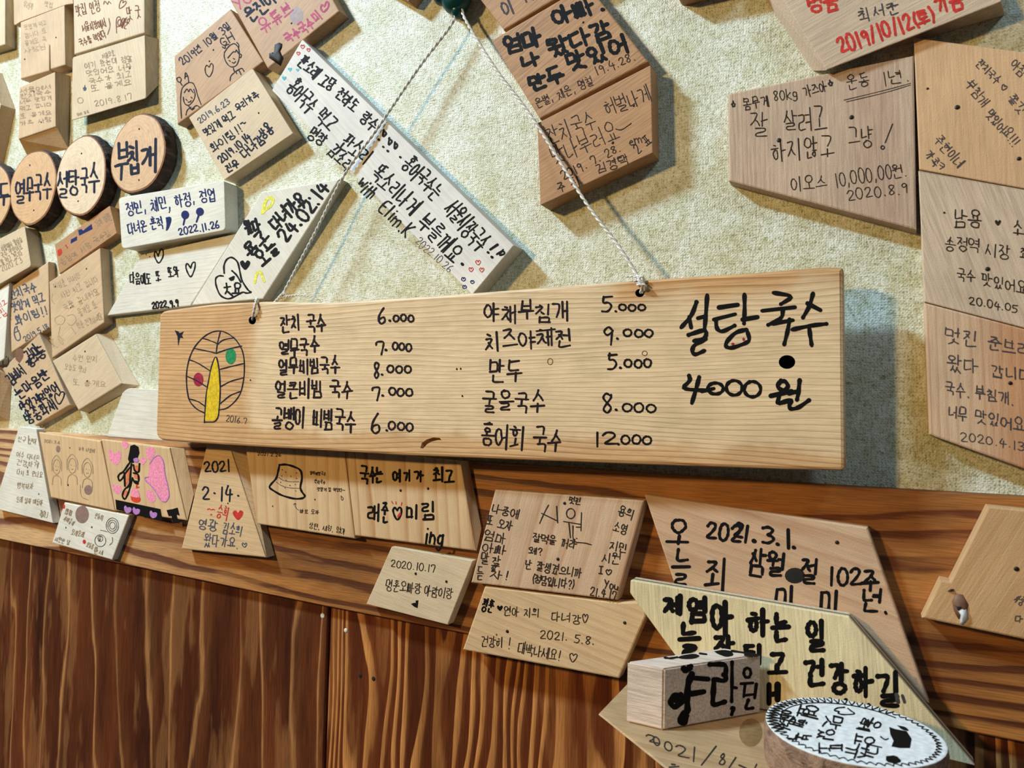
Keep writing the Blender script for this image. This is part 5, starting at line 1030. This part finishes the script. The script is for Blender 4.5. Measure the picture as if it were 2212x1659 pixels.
def edge_px(a, k):
    p = DC + Vector((math.cos(a), math.sin(a), 0)) * DR * k
    v = p - CAM; cx = v.x * XA.x + v.y * YA.x + v.z * ZA.x; cy = v.x * XA.y + v.y * YA.y + v.z * ZA.y; cz = v.x * XA.z + v.y * YA.z + v.z * ZA.z
    return (cx / cz * F + CX, cy / cz * F + CY)
for k in range(64):                                       # zigzag strokes all round the rim
    a = 2 * math.pi * k / 64; deg = math.degrees(a) % 360
    if 60 < deg < 215:
        i.stroke([edge_px(a, .96), edge_px(a + .035, .80), edge_px(a + .07, .93)], 2.6)
    else: i.stroke([edge_px(a, .93), edge_px(a + .05, .86), edge_px(a + .1, .93)], 2.4)
i.stroke([edge_px(2 * math.pi * k / 60, .80) for k in range(9, 36)], 2.2); i.done()

# plywood sign standing in front of the cedar block
PB, PT = .0205, .0115
pd = PB + PT
def shelf_cut(x0, y0, x1, y1):                            # where that edge line of the sign meets the shelf top
    lo, hi = 0.0, 6.0
    for _ in range(40):
        m_ = (lo + hi) / 2
        if at(x0 + (x1 - x0) * m_, y0 + (y1 - y0) * m_, pd).z > ZS + .0006: lo = m_
        else: hi = m_
    return (x0 + (x1 - x0) * lo, y0 + (y1 - y0) * lo)
pa = shelf_cut(1361, 1280, 1457, 1413)
pbx = Vector((.006, -pd, ZS + .0006)); 
def to_px(p):
    v = p - CAM; cz = v.x * XA.z + v.y * YA.z + v.z * ZA.z
    return ((v.x * XA.x + v.y * YA.x + v.z * ZA.x) / cz * F + CX, (v.x * XA.y + v.y * YA.y + v.z * ZA.y) / cz * F + CY)
pb = to_px(pbx); pc = (pb[0], 1654 - (2106 - pb[0]) * .234)
print('PLY', pa, pb, pc)
outline = [(1362, 1253, 3), (1834, 1333, 3), (2106, 1654), pc, pb, pa, (1361, 1281, 3)]
ring = [at(x, y, pd) for x, y in round_poly(outline)]
def ply(name, y0, y1, mat, parent=None, org=None):
    bm = bmesh.new(); loft(bm, [[Vector((p.x, -PB - y0, p.z)) for p in ring], [Vector((p.x, -PB - y1 + .0004, p.z)) for p in ring], [Vector((p.x, -PB - y1, p.z)) for p in inset_ring(ring, .0004)]])
    return link(name, bm, mat, parent, org)
porg = Vector((sum(p.x for p in ring) / len(ring), -PB, sum(p.z for p in ring) / len(ring)))
sign = ply('plywood_sign', .0078, PT, wood((236, 218, 174), (206, 178, 126), 86, freq=420, contrast=.6, fiber=.26), None, porg)
tag(sign, 'yellow plywood sign with thick black lettering behind the bare block and the disc', 'sign')
ply('core_ply', .0046, .0078, wood((128, 108, 88), (104, 84, 66), 0, freq=300), sign, porg); ply('back_ply', 0, .0046, wood((214, 200, 168), (190, 168, 126), 86, freq=300), sign, porg)
i = Ink(sign, (Vector((0, -pd, 0)), Vector((0, -1, 0)), porg), 64); i.pen('black', 11, jit=.02)
for ch, x0, y0, x1, y1 in (('제', 245, 830, 390, 985), ('염', 420, 850, 580, 1045), ('아', 590, 868, 765, 1130), ('하', 855, 930, 1035, 1145), ('는', 1035, 960, 1185, 1180), ('일', 1290, 1012, 1450, 1258), ('늘', 352, 1035, 525, 1275), ('잘', 615, 1125, 780, 1330), ('되', 832, 1190, 988, 1345)): i.C(E2, ch, x0 + 16, y0 + 12, x1 - 16, y1 - 12)
for ch, x0, y0, x1, y1 in (('고', 980, 150, 1100, 290), ('건', 1185, 185, 1312, 350), ('강', 1325, 208, 1442, 388), ('하', 1458, 232, 1580, 410), ('길', 1590, 258, 1742, 470)): i.C(E3, ch, x0 + 12, y0 + 10, x1 - 12, y1 - 10)
for st in ([(992, 335), (992, 440)], [(1040, 335), (1040, 420)], [(995, 392), (1040, 385)]): i.S(E3, st, 13)
for st in ([(735, 215), (760, 235)], [(880, 220), (885, 262)], [(955, 262), (1045, 290), (1030, 310)], [(1090, 265), (1098, 335)]): i.S(F2, st, 9)
i.pen('greyink', 4, 'smudge'); i.S(F2, [(1345, 170), (1360, 240)], 9); i.S(F2, [(1400, 180), (1420, 240)], 6); i.done()
